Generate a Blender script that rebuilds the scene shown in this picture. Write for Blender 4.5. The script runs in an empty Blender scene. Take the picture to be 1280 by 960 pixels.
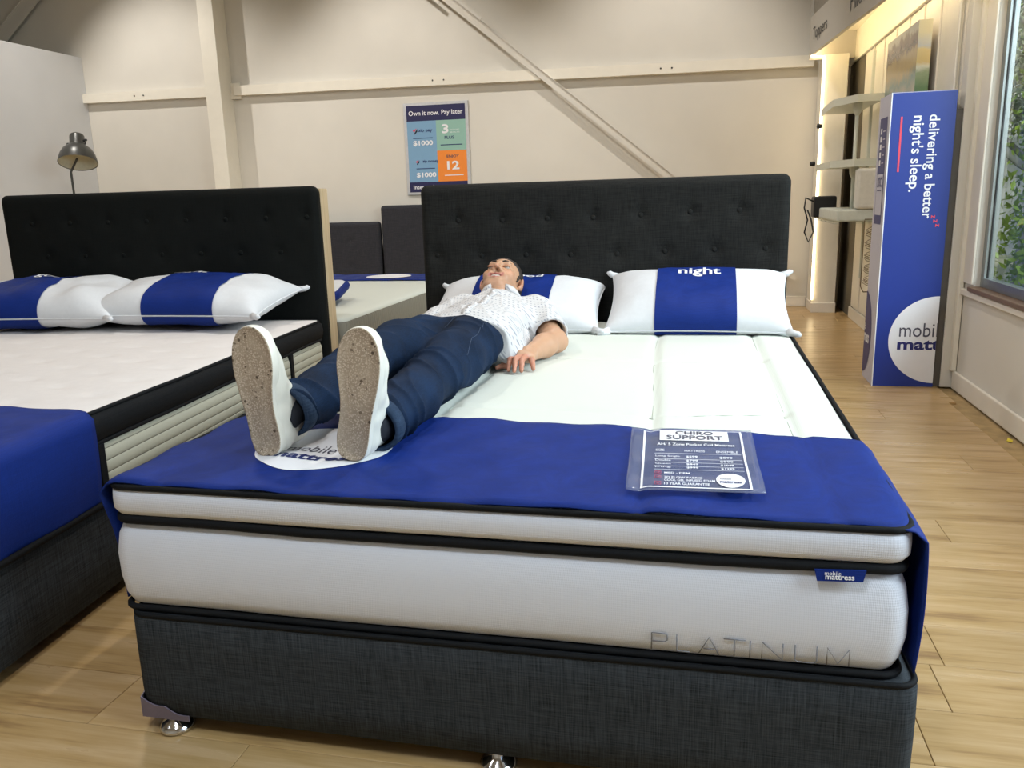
import bpy, bmesh, math, random
import numpy as np
from mathutils import Vector, Matrix
random.seed(7); rng = np.random.default_rng(7)
C = bpy.context.scene.collection
PI = math.pi

# ---------------------------------------------------------------- camera
cam_d = bpy.data.cameras.new('camera'); cam = bpy.data.objects.new('camera', cam_d); C.objects.link(cam)
cam_d.sensor_width = 36.0; cam_d.lens = 36.0 * 1023.24 / 1280.0; cam_d.clip_start = .05; cam_d.clip_end = 200
yaw, pitch, roll = -.2259, .2236, -.0289
fwd = Vector((math.sin(yaw) * math.cos(pitch), math.cos(yaw) * math.cos(pitch), -math.sin(pitch)))
r0 = Vector((math.cos(yaw), -math.sin(yaw), 0)); u0 = r0.cross(fwd)
rt = r0 * math.cos(roll) + u0 * math.sin(roll); up = -r0 * math.sin(roll) + u0 * math.cos(roll)
M = Matrix((rt, up, -fwd)).transposed().to_4x4(); M.translation = Vector((1.1802, -1.3653, 1.1016))
cam.matrix_world = M
bpy.context.scene.camera = cam
vs = bpy.context.scene.view_settings
vs.view_transform = 'Standard'; vs.look = 'None'; vs.gamma = 1; vs.use_curve_mapping = False; vs.exposure = -0.1

# ---------------------------------------------------------------- world and lights
w = bpy.data.worlds.new('world'); bpy.context.scene.world = w; w.use_nodes = True
nt = w.node_tree; bg = nt.nodes['Background']
sky = nt.nodes.new('ShaderNodeTexSky'); sky.sky_type = 'NISHITA'; sky.sun_disc = False
sky.sun_elevation = math.radians(48); sky.sun_rotation = math.radians(200)
nt.links.new(sky.outputs[0], bg.inputs[0]); bg.inputs[1].default_value = .20

def area(name, loc, target, size, power, color=(1, .93, .82), sy=None, spread=180):
    d = bpy.data.lights.new(name, 'AREA'); d.energy = power; d.color = color; d.size = size
    if sy: d.shape = 'RECTANGLE'; d.size_y = sy
    else: d.shape = 'DISK'
    d.spread = math.radians(spread)
    o = bpy.data.objects.new(name, d); C.objects.link(o); o.location = loc
    o.rotation_euler = (Vector(target) - Vector(loc)).to_track_quat('-Z', 'Y').to_euler()
    return o
WARM = (1, .96, .905)
area('ceiling_lamp', (1.45, 1.9, 3.5), (1.0, 1.2, 0), .09, 41, WARM)
area('ceiling_lamp', (-1.0, 1.6, 3.45), (-.8, 1.4, 0), .2, 30, WARM)
area('ceiling_lamp', (.4, 4.1, 3.1), (.2, 4.3, 0), .3, 22, WARM)
area('ceiling_lamp', (-2.8, 4.1, 3.1), (-2.8, 4.3, 0), .3, 22, WARM)
area('ceiling_lamp', (-4.4, 3.2, 3.1), (-5.0, 3.8, 0), .3, 24, WARM)
area('ceiling_lamp', (.6, -1.6, 3.45), (.5, -1.0, 0), .5, 44, (.82, .91, 1.0))
area('ceiling_lamp', (-2.2, -1.4, 3.45), (-2.2, -1.2, 0), .4, 16, (.9, .95, 1.0))
def spot(loc, target, power, cone, blend=.7, r=.05, color=WARM):
    d = bpy.data.lights.new('ceiling_spot', 'SPOT'); d.energy = power; d.color = color; d.spot_size = math.radians(cone); d.spot_blend = blend; d.shadow_soft_size = r
    o = bpy.data.objects.new('ceiling_spot', d); C.objects.link(o); o.location = loc; o.rotation_euler = (Vector(target) - Vector(loc)).to_track_quat('-Z', 'Y').to_euler()
spot((-4.9, 5.3, 4.2), (-4.1, 6.7, .9), 230, 86); spot((-2.0, 5.2, 4.2), (-1.7, 6.7, .9), 210, 86); spot((.9, 5.2, 4.2), (.8, 6.7, .9), 200, 86)
# daylight through the long shopfront window on the right
area('window_daylight', (4.4, .3, 2.6), (1.0, .9, .5), 3.6, 330, (.84, .93, 1.0), sy=2.2)
sun = bpy.data.lights.new('sun', 'SUN'); sun.energy = 5; sun.angle = math.radians(1.5); sun.color = (1, .95, .86)
so = bpy.data.objects.new('sun', sun); C.objects.link(so); so.rotation_euler = Vector((.22, .75, -.62)).to_track_quat('-Z', 'Y').to_euler()

# ---------------------------------------------------------------- materials
def lin(h):
    if isinstance(h, str):
        c = [int(h[i:i + 2], 16) / 255 for i in (0, 2, 4)]
    else: c = [v / 255 for v in h]
    return tuple((v / 12.92 if v <= .04045 else ((v + .055) / 1.055) ** 2.4) for v in c) + (1,)
class NB:
    def __init__(s, name):
        s.m = bpy.data.materials.new(name); s.m.use_nodes = True; s.t = s.m.node_tree
        s.b = s.t.nodes['Principled BSDF']
    def n(s, typ, **kw):
        o = s.t.nodes.new('ShaderNode' + typ)
        for k, v in kw.items():
            if k.startswith('_'): setattr(o, k[1:], v)
            else:
                key = k.replace('__', ' ')
                o.inputs[key].default_value = v
        return o
    def l(s, a, b): s.t.links.new(a, b)
    def coords(s, scale=(1, 1, 1), kind='Object'):
        tc = s.n('TexCoord'); mp = s.n('Mapping'); mp.inputs['Scale'].default_value = scale
        s.l(tc.outputs[kind], mp.inputs[0]); return mp.outputs[0]
    def noise(s, co, scale, detail=3, rough=.5):
        o = s.n('TexNoise', Scale=scale, Detail=detail, Roughness=rough); s.l(co, o.inputs['Vector']); return o.outputs['Fac']
    def ramp(s, fac, stops):
        r = s.n('ValToRGB'); e = r.color_ramp.elements
        while len(e) < len(stops): e.new(.5)
        for i, (p, c) in enumerate(stops): e[i].position = p; e[i].color = c
        s.l(fac, r.inputs[0]); return r.outputs[0]
    def math(s, op, a, b=None):
        o = s.n('Math', _operation=op)
        for i, v in enumerate((a, b)):
            if v is None: continue
            if isinstance(v, (int, float)): o.inputs[i].default_value = v
            else: s.l(v, o.inputs[i])
        return o.outputs[0]
    def bump(s, h, strength=.3, dist=.002):
        o = s.n('Bump', Strength=strength, Distance=dist); s.l(h, o.inputs['Height']); s.l(o.outputs[0], s.b.inputs['Normal'])
    def base(s, col, rough=.5, metal=0, **kw):
        if isinstance(col, (str, list)): s.b.inputs['Base Color'].default_value = lin(col)
        elif isinstance(col, tuple): s.b.inputs['Base Color'].default_value = col
        else: s.l(col, s.b.inputs['Base Color'])
        s.b.inputs['Roughness'].default_value = rough; s.b.inputs['Metallic'].default_value = metal
        for k, v in kw.items(): s.b.inputs[k.replace('__', ' ')].default_value = v
        return s
def plain(name, col, rough=.5, metal=0, nscale=30, var=.06, bump=.15, **kw):
    b = NB(name); c = lin(col); co = b.coords(); f = b.noise(co, nscale)
    lo = tuple(v * (1 - var) for v in c[:3]) + (1,); hi = tuple(min(1, v * (1 + var)) for v in c[:3]) + (1,)
    b.base(b.ramp(f, [(.3, lo), (.7, hi)]), rough, metal, **kw)
    if bump: b.bump(b.noise(co, nscale * 4), bump, .001)
    return b.m
def knit(name, col, k=900, strength=.22, var=.015, axes=('X', 'Z')):
    b = NB(name); co = b.coords(); sep = b.n('SeparateXYZ'); b.l(co, sep.inputs[0])
    x, z = sep.outputs[axes[0]], sep.outputs[axes[1]]
    if axes == ('X', 'Z'): x = b.math('ADD', sep.outputs['X'], sep.outputs['Y'])
    a1 = b.math('SINE', b.math('MULTIPLY', b.math('ADD', x, b.math('MULTIPLY', z, .8)), k))
    a2 = b.math('SINE', b.math('MULTIPLY', b.math('SUBTRACT', x, b.math('MULTIPLY', z, .8)), k))
    h = b.math('MULTIPLY', a1, a2)
    c = lin(col); lo = tuple(v * (1 - var * 2.5) for v in c[:3]) + (1,)
    hh = b.math('MULTIPLY', b.math('ADD', h, 1), .5)
    b.base(b.ramp(hh, [(0, lo), (.6, c)]), .8); b.bump(h, strength, .0012); return b.m
def linen(name, dark, light, rough=.85, s=1.0):
    b = NB(name); c1 = b.coords((14, 14, 420)); c2 = b.coords((420, 420, 14)); c3 = b.coords()
    f = b.math('ADD', b.math('MULTIPLY', b.noise(c1, 1 * s, 4, .6), .5), b.math('MULTIPLY', b.noise(c2, 1 * s, 4, .6), .5))
    b.base(b.ramp(f, [(.36, lin(dark)), (.62, lin(light))]), rough, Specular__IOR__Level=.18)
    b.bump(f, .5, .0015); return b.m
def grooved(name, col, axis, period, strength=.8, dist=.004, rough=.8, dark=.85):
    b = NB(name); sep = b.n('SeparateXYZ'); b.l(b.coords(), sep.inputs[0])
    sv = b.math('ABSOLUTE', b.math('SINE', b.math('MULTIPLY', sep.outputs[axis], PI / period)))
    pw = b.math('POWER', sv, .35); c = lin(col)
    b.base(b.ramp(pw, [(0, tuple(v * dark for v in c[:3]) + (1,)), (.6, c)]), rough); b.bump(pw, strength, dist); return b.m

MT = {}
MT['wall'] = plain('wall_paint', 'd5d0c6', .75, nscale=3, var=.02, bump=.1)
MT['partition'] = plain('partition_paint', 'cfd0d2', .8, nscale=3, var=.02, bump=.05)
MT['white_paint'] = plain('white_gloss_paint', 'e6e0d2', .45, nscale=12, var=.02, bump=.08)
MT['trim'] = plain('trim_paint', 'e4ddd0', .4, nscale=10, var=.02, bump=.1)
MT['ceiling'] = plain('ceiling_paint', 'cfc8ba', .9)
MT['concrete'] = plain('raw_concrete', 'a3895f', .95, nscale=14, var=.25, bump=.6)
MT['black'] = plain('black_plastic', '16171a', .45)
MT['dark_metal'] = plain('dark_grey_metal', '4a4a47', .35, .4, bump=.03)
MT['chrome'] = plain('chrome', 'd8d8da', .12, 1.0, bump=.0, var=.02)
MT['alu'] = plain('aluminium', '8c9190', .35, .6, bump=.02)
MT['blue_fabric'] = linen('blue_fabric', '0c2468', '102d7c', .62, 1.6)
MT['blue_print'] = plain('blue_print', '1b358c', .4, bump=0, var=.02)
MT['navy_print'] = plain('navy_print', '20266b', .45, bump=0, var=.02)
MT['navy'] = plain('navy_ink', '1d2b66', .5, bump=0, var=.02)
MT['grey_ink'] = plain('grey_ink', '4d4c5c', .5, bump=0, var=.02)
MT['white_print'] = plain('white_print', 'e8e8ec', .5, bump=0, var=.01)
MT['red_print'] = plain('red_print', 'd8455e', .5, bump=0, var=.02)
MT['lilac_card'] = plain('lilac_card', 'bdbccb', .5, bump=.03, var=.02)
MT['white_fabric'] = plain('white_pillow_cotton', 'd4d5d8', .8, nscale=60, var=.02, bump=.12)
MT['piping'] = linen('black_piping', '0b0c0e', '16181b', .75)
MT['knit'] = knit('white_knit', 'dfe4f0')
MT['top_knit'] = grooved('white_quilt_top', 'd3d7ce', 'X', .0045, .25, .0006, .8, .97)
MT['linen'] = linen('charcoal_linen', '1c1f22', '40454a')
MT['black_linen'] = linen('black_linen', '111111', '292927')
MT['grey_linen'] = linen('grey_linen', '26272b', '3a3a40')
MT['pine'] = None
b = NB('pine_board'); co = b.coords((40, 40, 1.5)); f = b.noise(co, 2, 5, .6)
b.base(b.ramp(f, [(.3, lin('b09a78')), (.7, lin('cbb594'))]), .6); b.bump(f, .2, .001); MT['pine'] = b.m
# oak planks: every board its own tint
b = NB('oak_plank'); oi = b.n('ObjectInfo'); tc = b.n('TexCoord'); mp = b.n('Mapping'); mp.inputs['Scale'].default_value = (1.0, 9, 9)
off = b.n('CombineXYZ'); b.l(b.math('MULTIPLY', oi.outputs['Random'], 37.0), off.inputs[0]); b.l(b.math('MULTIPLY', oi.outputs['Random'], 11.0), off.inputs[1])
b.l(tc.outputs['Object'], mp.inputs[0]); b.l(off.outputs[0], mp.inputs[1])
f1 = b.noise(mp.outputs[0], 2.2, 5, .55); mp2 = b.n('Mapping'); mp2.inputs['Scale'].default_value = (3, 70, 70); b.l(tc.outputs['Object'], mp2.inputs[0]); b.l(off.outputs[0], mp2.inputs[1])
f2 = b.noise(mp2.outputs[0], 2.0, 3, .6)
ff = b.math('ADD', b.math('MULTIPLY', f1, .75), b.math('MULTIPLY', f2, .25))
colr = b.ramp(ff, [(.32, lin('8f6f4a')), (.44, lin('b0905f')), (.62, lin('c2a47a'))])
hsv = b.n('HueSaturation'); b.l(colr, hsv.inputs['Color']); b.l(b.math('ADD', b.math('MULTIPLY', oi.outputs['Random'], .10), .95), hsv.inputs['Value'])
b.base(hsv.outputs[0], .34); b.bump(f2, .06, .0006); b.l(b.ramp(f1, [(.3, (.36,) * 3 + (1,)), (.7, (.26,) * 3 + (1,))]), b.b.inputs['Roughness']); MT['oak'] = b.m

# ---------------------------------------------------------------- helpers
def link_mesh(name, verts, faces, mat=None, parent=None, smooth=False, mats=None, fmi=None):
    me = bpy.data.meshes.new(name); me.from_pydata([tuple(map(float, v)) for v in verts], [], [tuple(int(i) for i in f) for f in faces]); me.update()
    return link(name, me, mat, parent, smooth, mats, fmi)
def link(name, me, mat=None, parent=None, smooth=False, mats=None, fmi=None):
    o = bpy.data.objects.new(name, me); C.objects.link(o)
    for m in (mats or [mat]):
        if m: me.materials.append(MT[m] if isinstance(m, str) else m)
    if fmi is not None: me.polygons.foreach_set('material_index', list(fmi))
    if smooth: me.polygons.foreach_set('use_smooth', [True] * len(me.polygons))
    if parent: o.parent = parent
    return o
def np_mesh(name, V, F, mat=None, parent=None, smooth=True):
    me = bpy.data.meshes.new(name); V = np.asarray(V, np.float32); F = np.asarray(F, np.int32)
    me.vertices.add(len(V)); me.vertices.foreach_set('co', V.ravel()); k = F.shape[1]
    me.loops.add(F.size); me.loops.foreach_set('vertex_index', F.ravel())
    me.polygons.add(len(F)); me.polygons.foreach_set('loop_start', np.arange(0, F.size, k, dtype=np.int32)); me.update(calc_edges=True); me.validate()
    return link(name, me, mat, parent, smooth)
def tag(o, label=None, cat=None, group=None, kind=None):
    if label: o['label'] = label
    if cat: o['category'] = cat
    if group: o['group'] = group
    if kind: o['kind'] = kind
    return o
def empty(name, loc=(0, 0, 0), rz=0, label=None, cat=None, group=None, kind=None):
    o = bpy.data.objects.new(name, None); C.objects.link(o); o.location = loc; o.rotation_euler = (0, 0, rz); o.empty_display_size = .1
    return tag(o, label, cat, group, kind)
def bm_obj(name, bm, mat, parent=None, smooth=False, mats=None):
    me = bpy.data.meshes.new(name); bm.normal_update(); bm.to_mesh(me); bm.free(); return link(name, me, mat, parent, smooth, mats)
def bx(bm, x0, x1, y0, y1, z0, z1, bev=0, seg=2):
    r = bmesh.ops.create_cube(bm, size=1); vs_ = r['verts']
    for v in vs_: v.co = Vector((x0 + (v.co.x + .5) * (x1 - x0), y0 + (v.co.y + .5) * (y1 - y0), z0 + (v.co.z + .5) * (z1 - z0)))
    if bev: bmesh.ops.bevel(bm, geom=list({e for v in vs_ for e in v.link_edges}), offset=bev, segments=seg, profile=.5, affect='EDGES')
def box(name, x0, x1, y0, y1, z0, z1, mat, parent=None, bev=.003, seg=1):
    bm = bmesh.new(); bx(bm, x0, x1, y0, y1, z0, z1, bev, seg); return bm_obj(name, bm, mat, parent)
def tube_vf(path, r, n=8, closed=False, taper=None):
    P = [Vector(p) for p in path]; V = []; F = []; N = len(P); prev = None
    for i, p in enumerate(P):
        a = P[(i - 1) % N] if (closed or i > 0) else P[i]; c = P[(i + 1) % N] if (closed or i < N - 1) else P[i]
        t = (c - a).normalized()
        if prev is None: u = t.orthogonal().normalized()
        else: u = (prev - t * prev.dot(t)).normalized()
        prev = u; v = t.cross(u); rr = r if taper is None else taper[i]
        for k in range(n): ang = 2 * PI * k / n; V.append(p + (u * math.cos(ang) + v * math.sin(ang)) * rr)
    for i in range(N if closed else N - 1):
        for k in range(n):
            j = (i + 1) % N; F.append((i * n + k, i * n + (k + 1) % n, j * n + (k + 1) % n, j * n + k))
    if not closed: F.append(tuple(range(n))[::-1]); F.append(tuple((N - 1) * n + k for k in range(n)))
    return V, F
def tube(name, path, r, mat, parent=None, n=8, closed=False, taper=None):
    V, F = tube_vf(path, r, n, closed, taper); return link_mesh(name, V, F, mat, parent, True)
def multi_tube(name, paths, r, mat, parent=None, n=6):
    V, F = [], []
    for p in paths:
        v, f = tube_vf(p, r, n); o = len(V); V += v; F += [tuple(i + o for i in q) for q in f]
    return link_mesh(name, V, F, mat, parent, True)
def lathe(name, prof, mat, parent=None, n=28, loc=(0, 0, 0), rot=None, cap=True):
    V, F = [], []
    for (r, z) in prof:
        for k in range(n): a = 2 * PI * k / n; V.append(Vector((r * math.cos(a), r * math.sin(a), z)))
    if rot is not None: V = [rot @ v for v in V]
    V = [v + Vector(loc) for v in V]
    for i in range(len(prof) - 1):
        for k in range(n): F.append((i * n + k, i * n + (k + 1) % n, (i + 1) * n + (k + 1) % n, (i + 1) * n + k))
    if cap and prof[0][0] > 1e-5: F.append(tuple(range(n))[::-1])
    if cap and prof[-1][0] > 1e-5: F.append(tuple((len(prof) - 1) * n + k for k in range(n)))
    return link_mesh(name, V, F, mat, parent, True)
def frame(o, xd, yd):
    xd = Vector(xd).normalized(); yd = Vector(yd).normalized(); z = xd.cross(yd)
    m = Matrix((xd, yd, z)).transposed().to_4x4(); m.translation = Vector(o); return m
def text_mesh(s, bold=0, subdiv=0):
    cu = bpy.data.curves.new('t', 'FONT'); cu.body = s; cu.offset = bold; cu.resolution_u = 3; cu.size = 1
    o = bpy.data.objects.new('t', cu); C.objects.link(o); dg = bpy.context.evaluated_depsgraph_get(); dg.update()
    me = bpy.data.meshes.new_from_object(o.evaluated_get(dg)); bpy.data.objects.remove(o); bpy.data.curves.remove(cu)
    V = np.array([v.co[:] for v in me.vertices]); F = [tuple(p.vertices) for p in me.polygons]; bpy.data.meshes.remove(me)
    return V, F
def text(name, s, mat, parent, w=None, h=None, fn=None, mtx=None, at=(0, 0), bold=0, align='L', clip=None, cuts=0):
    """lettering: scaled to width w (and height h of its own box), lower-left at `at`, then placed by a matrix or a surface function"""
    V, F = text_mesh(s, bold)
    x0, x1 = V[:, 0].min(), V[:, 0].max(); y0, y1 = V[:, 1].min(), V[:, 1].max()
    sx = w / (x1 - x0) if w else h / (y1 - y0); sy = h / (y1 - y0) if h else sx
    X = (V[:, 0] - x0) * sx; Y = (V[:, 1] - (y0 if h else 0)) * sy
    if align == 'C': X = X - (x1 - x0) * sx / 2
    P = np.stack([X + at[0], Y + at[1], np.zeros(len(X))], 1)
    bm = bmesh.new(); vv = [bm.verts.new(p) for p in P]
    for f in F:
        try: bm.faces.new([vv[i] for i in f])
        except ValueError: pass
    if clip is not None:
        bmesh.ops.bisect_plane(bm, geom=bm.verts[:] + bm.edges[:] + bm.faces[:], plane_co=(clip, 0, 0), plane_no=(1, 0, 0), clear_outer=True)
    for c_ in range(cuts):
        lo = min(v.co.x for v in bm.verts); hi = max(v.co.x for v in bm.verts)
        bmesh.ops.bisect_plane(bm, geom=bm.verts[:] + bm.edges[:] + bm.faces[:], plane_co=(lo + (hi - lo) * (c_ + 1) / (cuts + 1), 0, 0), plane_no=(1, 0, 0))
        lo = min(v.co.y for v in bm.verts); hi = max(v.co.y for v in bm.verts)
        if c_ < 3: bmesh.ops.bisect_plane(bm, geom=bm.verts[:] + bm.edges[:] + bm.faces[:], plane_co=(0, lo + (hi - lo) * (c_ + 1) / 4, 0), plane_no=(0, 1, 0))
    for v in bm.verts: v.co = Vector(fn(v.co.x, v.co.y)) if fn else mtx @ v.co
    return bm_obj(name, bm, mat, parent)
def flat(name, x0, x1, y0, y1, mat, parent, mtx=None, fn=None, lift=.0, nx=1, ny=1):
    V, F = [], []
    for j in range(ny + 1):
        for i in range(nx + 1):
            x = x0 + (x1 - x0) * i / nx; y = y0 + (y1 - y0) * j / ny
            V.append(Vector(fn(x, y)) if fn else mtx @ Vector((x, y, lift)))
    for j in range(ny):
        for i in range(nx): a = j * (nx + 1) + i; F.append((a, a + 1, a + nx + 2, a + nx + 1))
    return link_mesh(name, V, F, mat, parent)
def disc(name, cx, cy, rx, ry, mat, parent, mtx=None, fn=None, rings=1, n=48, clip=None, clipmin=None):
    V = [(cx, cy)]; F = []
    for r in range(1, rings + 1):
        for k in range(n): a = 2 * PI * k / n; V.append((cx + rx * r / rings * math.cos(a), cy + ry * r / rings * math.sin(a)))
    for k in range(n): F.append((0, 1 + k, 1 + (k + 1) % n))
    for r in range(rings - 1):
        for k in range(n): a = 1 + r * n; F.append((a + k, a + n + k, a + n + (k + 1) % n, a + (k + 1) % n))
    if clip is not None: V = [(min(x, clip), y) for x, y in V]
    if clipmin is not None: V = [(max(x, clipmin), y) for x, y in V]
    return link_mesh(name, [Vector(fn(*p)) if fn else mtx @ Vector((p[0], p[1], 0)) for p in V], F, mat, parent)
def copy_tree(o, parent=None):
    c = o.copy(); C.objects.link(c); c.parent = parent
    for ch in [x for x in bpy.data.objects if x.parent == o and x != c]: copy_tree(ch, c)
    return c
def vnoise(P, s, seed=0):
    """smooth value noise on an N x 3 array"""
    Q = P * s + seed * 17.13; I = np.floor(Q).astype(np.int64); f = Q - I; f = f * f * (3 - 2 * f)
    def hsh(i, j, k):
        n = (i * 73856093) ^ (j * 19349663) ^ (k * 83492791) ^ (seed * 2654435761 & 0xffffff)
        n = (n ^ (n >> 13)) * 1274126177; return ((n ^ (n >> 16)) & 0xffff) / 65535.0
    r = 0
    for a in (0, 1):
        for b_ in (0, 1):
            for c_ in (0, 1):
                wgt = (f[:, 0] if a else 1 - f[:, 0]) * (f[:, 1] if b_ else 1 - f[:, 1]) * (f[:, 2] if c_ else 1 - f[:, 2])
                r = r + wgt * hsh(I[:, 0] + a, I[:, 1] + b_, I[:, 2] + c_)
    return r * 2 - 1

# ================================================================ SETTING
WY = 6.93
fl = empty('floor', kind='structure')
sub = box('subfloor', -8, 2.62, -4.2, 7.1, -.06, -.0125, 'concrete', fl, 0)
pw_ = .187; meshes = {}
def plank(x0, x1, y0, y1):
    L = round(x1 - x0, 3); W_ = round(y1 - y0, 3)
    if (L, W_) not in meshes:
        bm = bmesh.new(); bx(bm, .0006, L - .0006, .0006, W_ - .0006, -.012, 0, .0012, 1); me = bpy.data.meshes.new('plank'); bm.to_mesh(me); bm.free(); me.materials.append(MT['oak']); meshes[(L, W_)] = me
    o = bpy.data.objects.new('plank', meshes[(L, W_)]); C.objects.link(o); o.location = (x0, y0, 0); o.parent = fl
row = 0; y = -.022 - pw_ * 8; edge_r = 2.47
starts = {8: -.11, 7: .285, 9: 1.652 - 1.62}
while y < WY - .01:
    y1 = min(y + pw_, WY); st = starts.get(row, random.uniform(0, 1.62)); Lp = 1.62
    xs = [-5.62]; k = math.ceil((-5.62 - st) / Lp)
    while st + k * Lp < edge_r - .05:
        if st + k * Lp > -5.5: xs.append(st + k * Lp)
        k += 1
    xs.append(edge_r + (.035 if y > 3.0 else 0))
    for a, b_ in zip(xs[:-1], xs[1:]): plank(a, b_, y, y1)
    y = y1; row += 1
box('floor', -8, -5.62, -4.2, 7.1, -.012, 0, 'oak', None, 0)['kind'] = 'structure'
box('floor', -5.62, 2.6, -4.2, -.022 - pw_ * 8, -.012, 0, 'oak', None, 0)['kind'] = 'structure'
box('wall_back', -8.2, 2.7, WY, WY + .12, 0, 4.4, 'wall')['kind'] = 'structure'
box('ceiling', -8.2, 3.0, -4.2, WY + .1, 4.4, 4.5, 'ceiling')['kind'] = 'structure'
box('wall_far_left', -8.1, -8, -4.3, WY + .1, 0, 4.4, 'wall')['kind'] = 'structure'
box('wall_front', -8, 3, -4.3, -4.2, 0, 4.4, 'wall')['kind'] = 'structure'
pt = box('wall_left', -5.56, -5.46, 1.2, WY, 0, 2.73, 'partition'); pt['kind'] = 'structure'
box('baseboard_back', -5.46, 2.2, WY - .014, WY, 0, .1, 'trim', None, .004)['kind'] = 'structure'
# right: shopfront wall with the window, from y=-4.2 to 3.5
WX = 2.585; YE = 3.5; WZ0 = .56; WZ1 = 2.55; G0 = -1.6; G1 = 3.33
bm = bmesh.new()
bx(bm, WX, WX + .06, -4.2, YE, 0, WZ0); bx(bm, WX, WX + .06, -4.2, YE, WZ1, 4.4)
bx(bm, WX, WX + .06, -4.2, G0, WZ0, WZ1); bx(bm, WX, WX + .06, G1, YE, WZ0, WZ1)
tag(bm_obj('wall_right', bm, 'wall'), kind='structure')
box('baseboard_right', WX - .016, WX, -4.2, YE, 0, .1, 'trim', None, .006, 2)['kind'] = 'structure'
t = box('trim_1', WX - .012, WX, G1 + .0, YE + .01, WZ0 + .03, 4.3, 'trim', None, .003); t['kind'] = 'structure'
box('trim_2', WX - .03, WX - .004, YE - .03, YE + .015, .1, 4.3, 'white_paint', None, .003)['kind'] = 'structure'
# return of the wall between the window wall and the alcove
box('trim_3', 2.516, WX + .1, YE + .015, YE + .1, 0, 4.3, 'wall', None, .003)['kind'] = 'structure'
win = empty('window_1', (WX, 0, 0), kind='structure')
box('window_sill', -.03, .10, G0, G1, WZ0, WZ0 + .022, plain('brown_sill', '6e5743', .5), win, .002)
box('window_board', -.02, .0, G0, YE, WZ0 - .035, WZ0 - .002, 'trim', win, .004)
bm = bmesh.new()
bx(bm, .03, .075, G1 - .045, G1, WZ0 + .022, WZ1, .002); bx(bm, .03, .075, G0, G0 + .05, WZ0 + .022, WZ1, .002)
bx(bm, .03, .075, G0 + .05, G1 - .045, WZ0 + .022, WZ0 + .07, .002); bx(bm, .03, .075, G0 + .05, G1 - .045, WZ1 - .05, WZ1, .002)
bm_obj('window_frame', bm, 'alu', win)
box('window_gasket', .045, .052, G1 - .052, G1 - .045, WZ0 + .07, WZ1 - .05, 'black', win, 0)
box('window_mullion', .035, .07, 1.0, 1.05, WZ0 + .07, WZ1 - .05, 'alu', win, .002)
g = NB('window_glass'); g.base('f2f8f6', .02, 0, Transmission__Weight=1.0, IOR=1.45); g.m.use_nodes = True
tr = g.n('BsdfTransparent'); gl = g.n('BsdfGlossy', Roughness=.02); mx = g.n('MixShader'); fr0 = g.n('Fresnel', IOR=1.4); geo = g.n('NewGeometry'); fr = g.n('Math', _operation='MULTIPLY'); inv = g.n('Math', _operation='SUBTRACT'); inv.inputs[0].default_value = 1; g.l(geo.outputs['Backfacing'], inv.inputs[1]); g.l(fr0.outputs[0], fr.inputs[0]); g.l(inv.outputs[0], fr.inputs[1])
tr.inputs[0].default_value = (.93, .96, .95, 1)
g.l(fr.outputs[0], mx.inputs[0]); g.l(tr.outputs[0], mx.inputs[1]); g.l(gl.outputs[0], mx.inputs[2]); g.l(mx.outputs[0], g.t.nodes['Material Output'].inputs[0])
MT['glass'] = g.m
box('window_pane', .046, .05, G0 + .05, 1.0, WZ0 + .07, WZ1 - .05, 'glass', win, 0)
box('window_pane', .046, .05, 1.05, G1 - .05, WZ0 + .07, WZ1 - .05, 'glass', win, 0)

# alcove wall behind the box and shelves: lining panels with battens
al = empty('wall_alcove', (2.486, 0, 0), kind='structure')
box('backing', .02, .12, YE + .1, WY, 0, 4.4, 'wall', al, 0)
yy = 3.62; i = 0
while yy < 6.2:
    box('panel', 0, .02, yy + .006, min(yy + .36, 6.22), .1, 2.17, 'white_paint', al, .004)
    box('batten', -.008, .004, yy - .012, yy + .012, .1, 2.17, 'trim', al, .003)
    yy += .372
box('header_board', -.02, .02, 3.6, WY, 2.17, 2.45, 'white_paint', al, .004)
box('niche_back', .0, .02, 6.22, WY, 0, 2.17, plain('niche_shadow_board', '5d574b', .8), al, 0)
box('baseboard', -.016, .0, 3.82, 6.22, 0, .1, 'trim', al, .005)
# steel post, rails, braces on the back wall
post = empty('trim_4', (-3.76, 6.8, 0), kind='structure')
bm = bmesh.new(); bx(bm, -.088, .088, -.105, .13, 0, 4.4, .004); bm_obj('steel_post', bm, 'white_paint', post)
bm = bmesh.new(); bx(bm, .088, .2, .09, .1, 2.2, 2.36, .002); bm_obj('cleat', bm, 'white_paint', post)
for nm, xa, xb, za, zb in (('trim_5', -3.62, 2.16, 2.281, 2.228), ('trim_6', -5.52, -3.85, 2.296, 2.285)):
    r = empty(nm, (0, 0, 0), kind='structure'); V = []
    for x_, z_ in ((xa, za), (xb, zb)):
        for yv in (6.86, WY): V += [(x_, yv, z_ - .048), (x_, yv, z_ + .048)]
    link_mesh('girt', V, [(0, 1, 5, 4), (2, 6, 7, 3), (0, 2, 3, 1), (4, 5, 7, 6), (1, 3, 7, 5), (0, 4, 6, 2)], 'white_paint', r)
    for bxp in ((-1.431, -1.315, .802, .905) if nm == 'trim_5' else (-4.81, -4.70)):
        tt = (bxp - xa) / (xb - xa); lathe('bolt', [(.0, -.004), (.008, -.004), (.008, .002)], 'dark_metal', r, 10, (bxp, 6.858, za + (zb - za) * tt), Matrix.Rotation(PI / 2, 4, 'X'))
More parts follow.
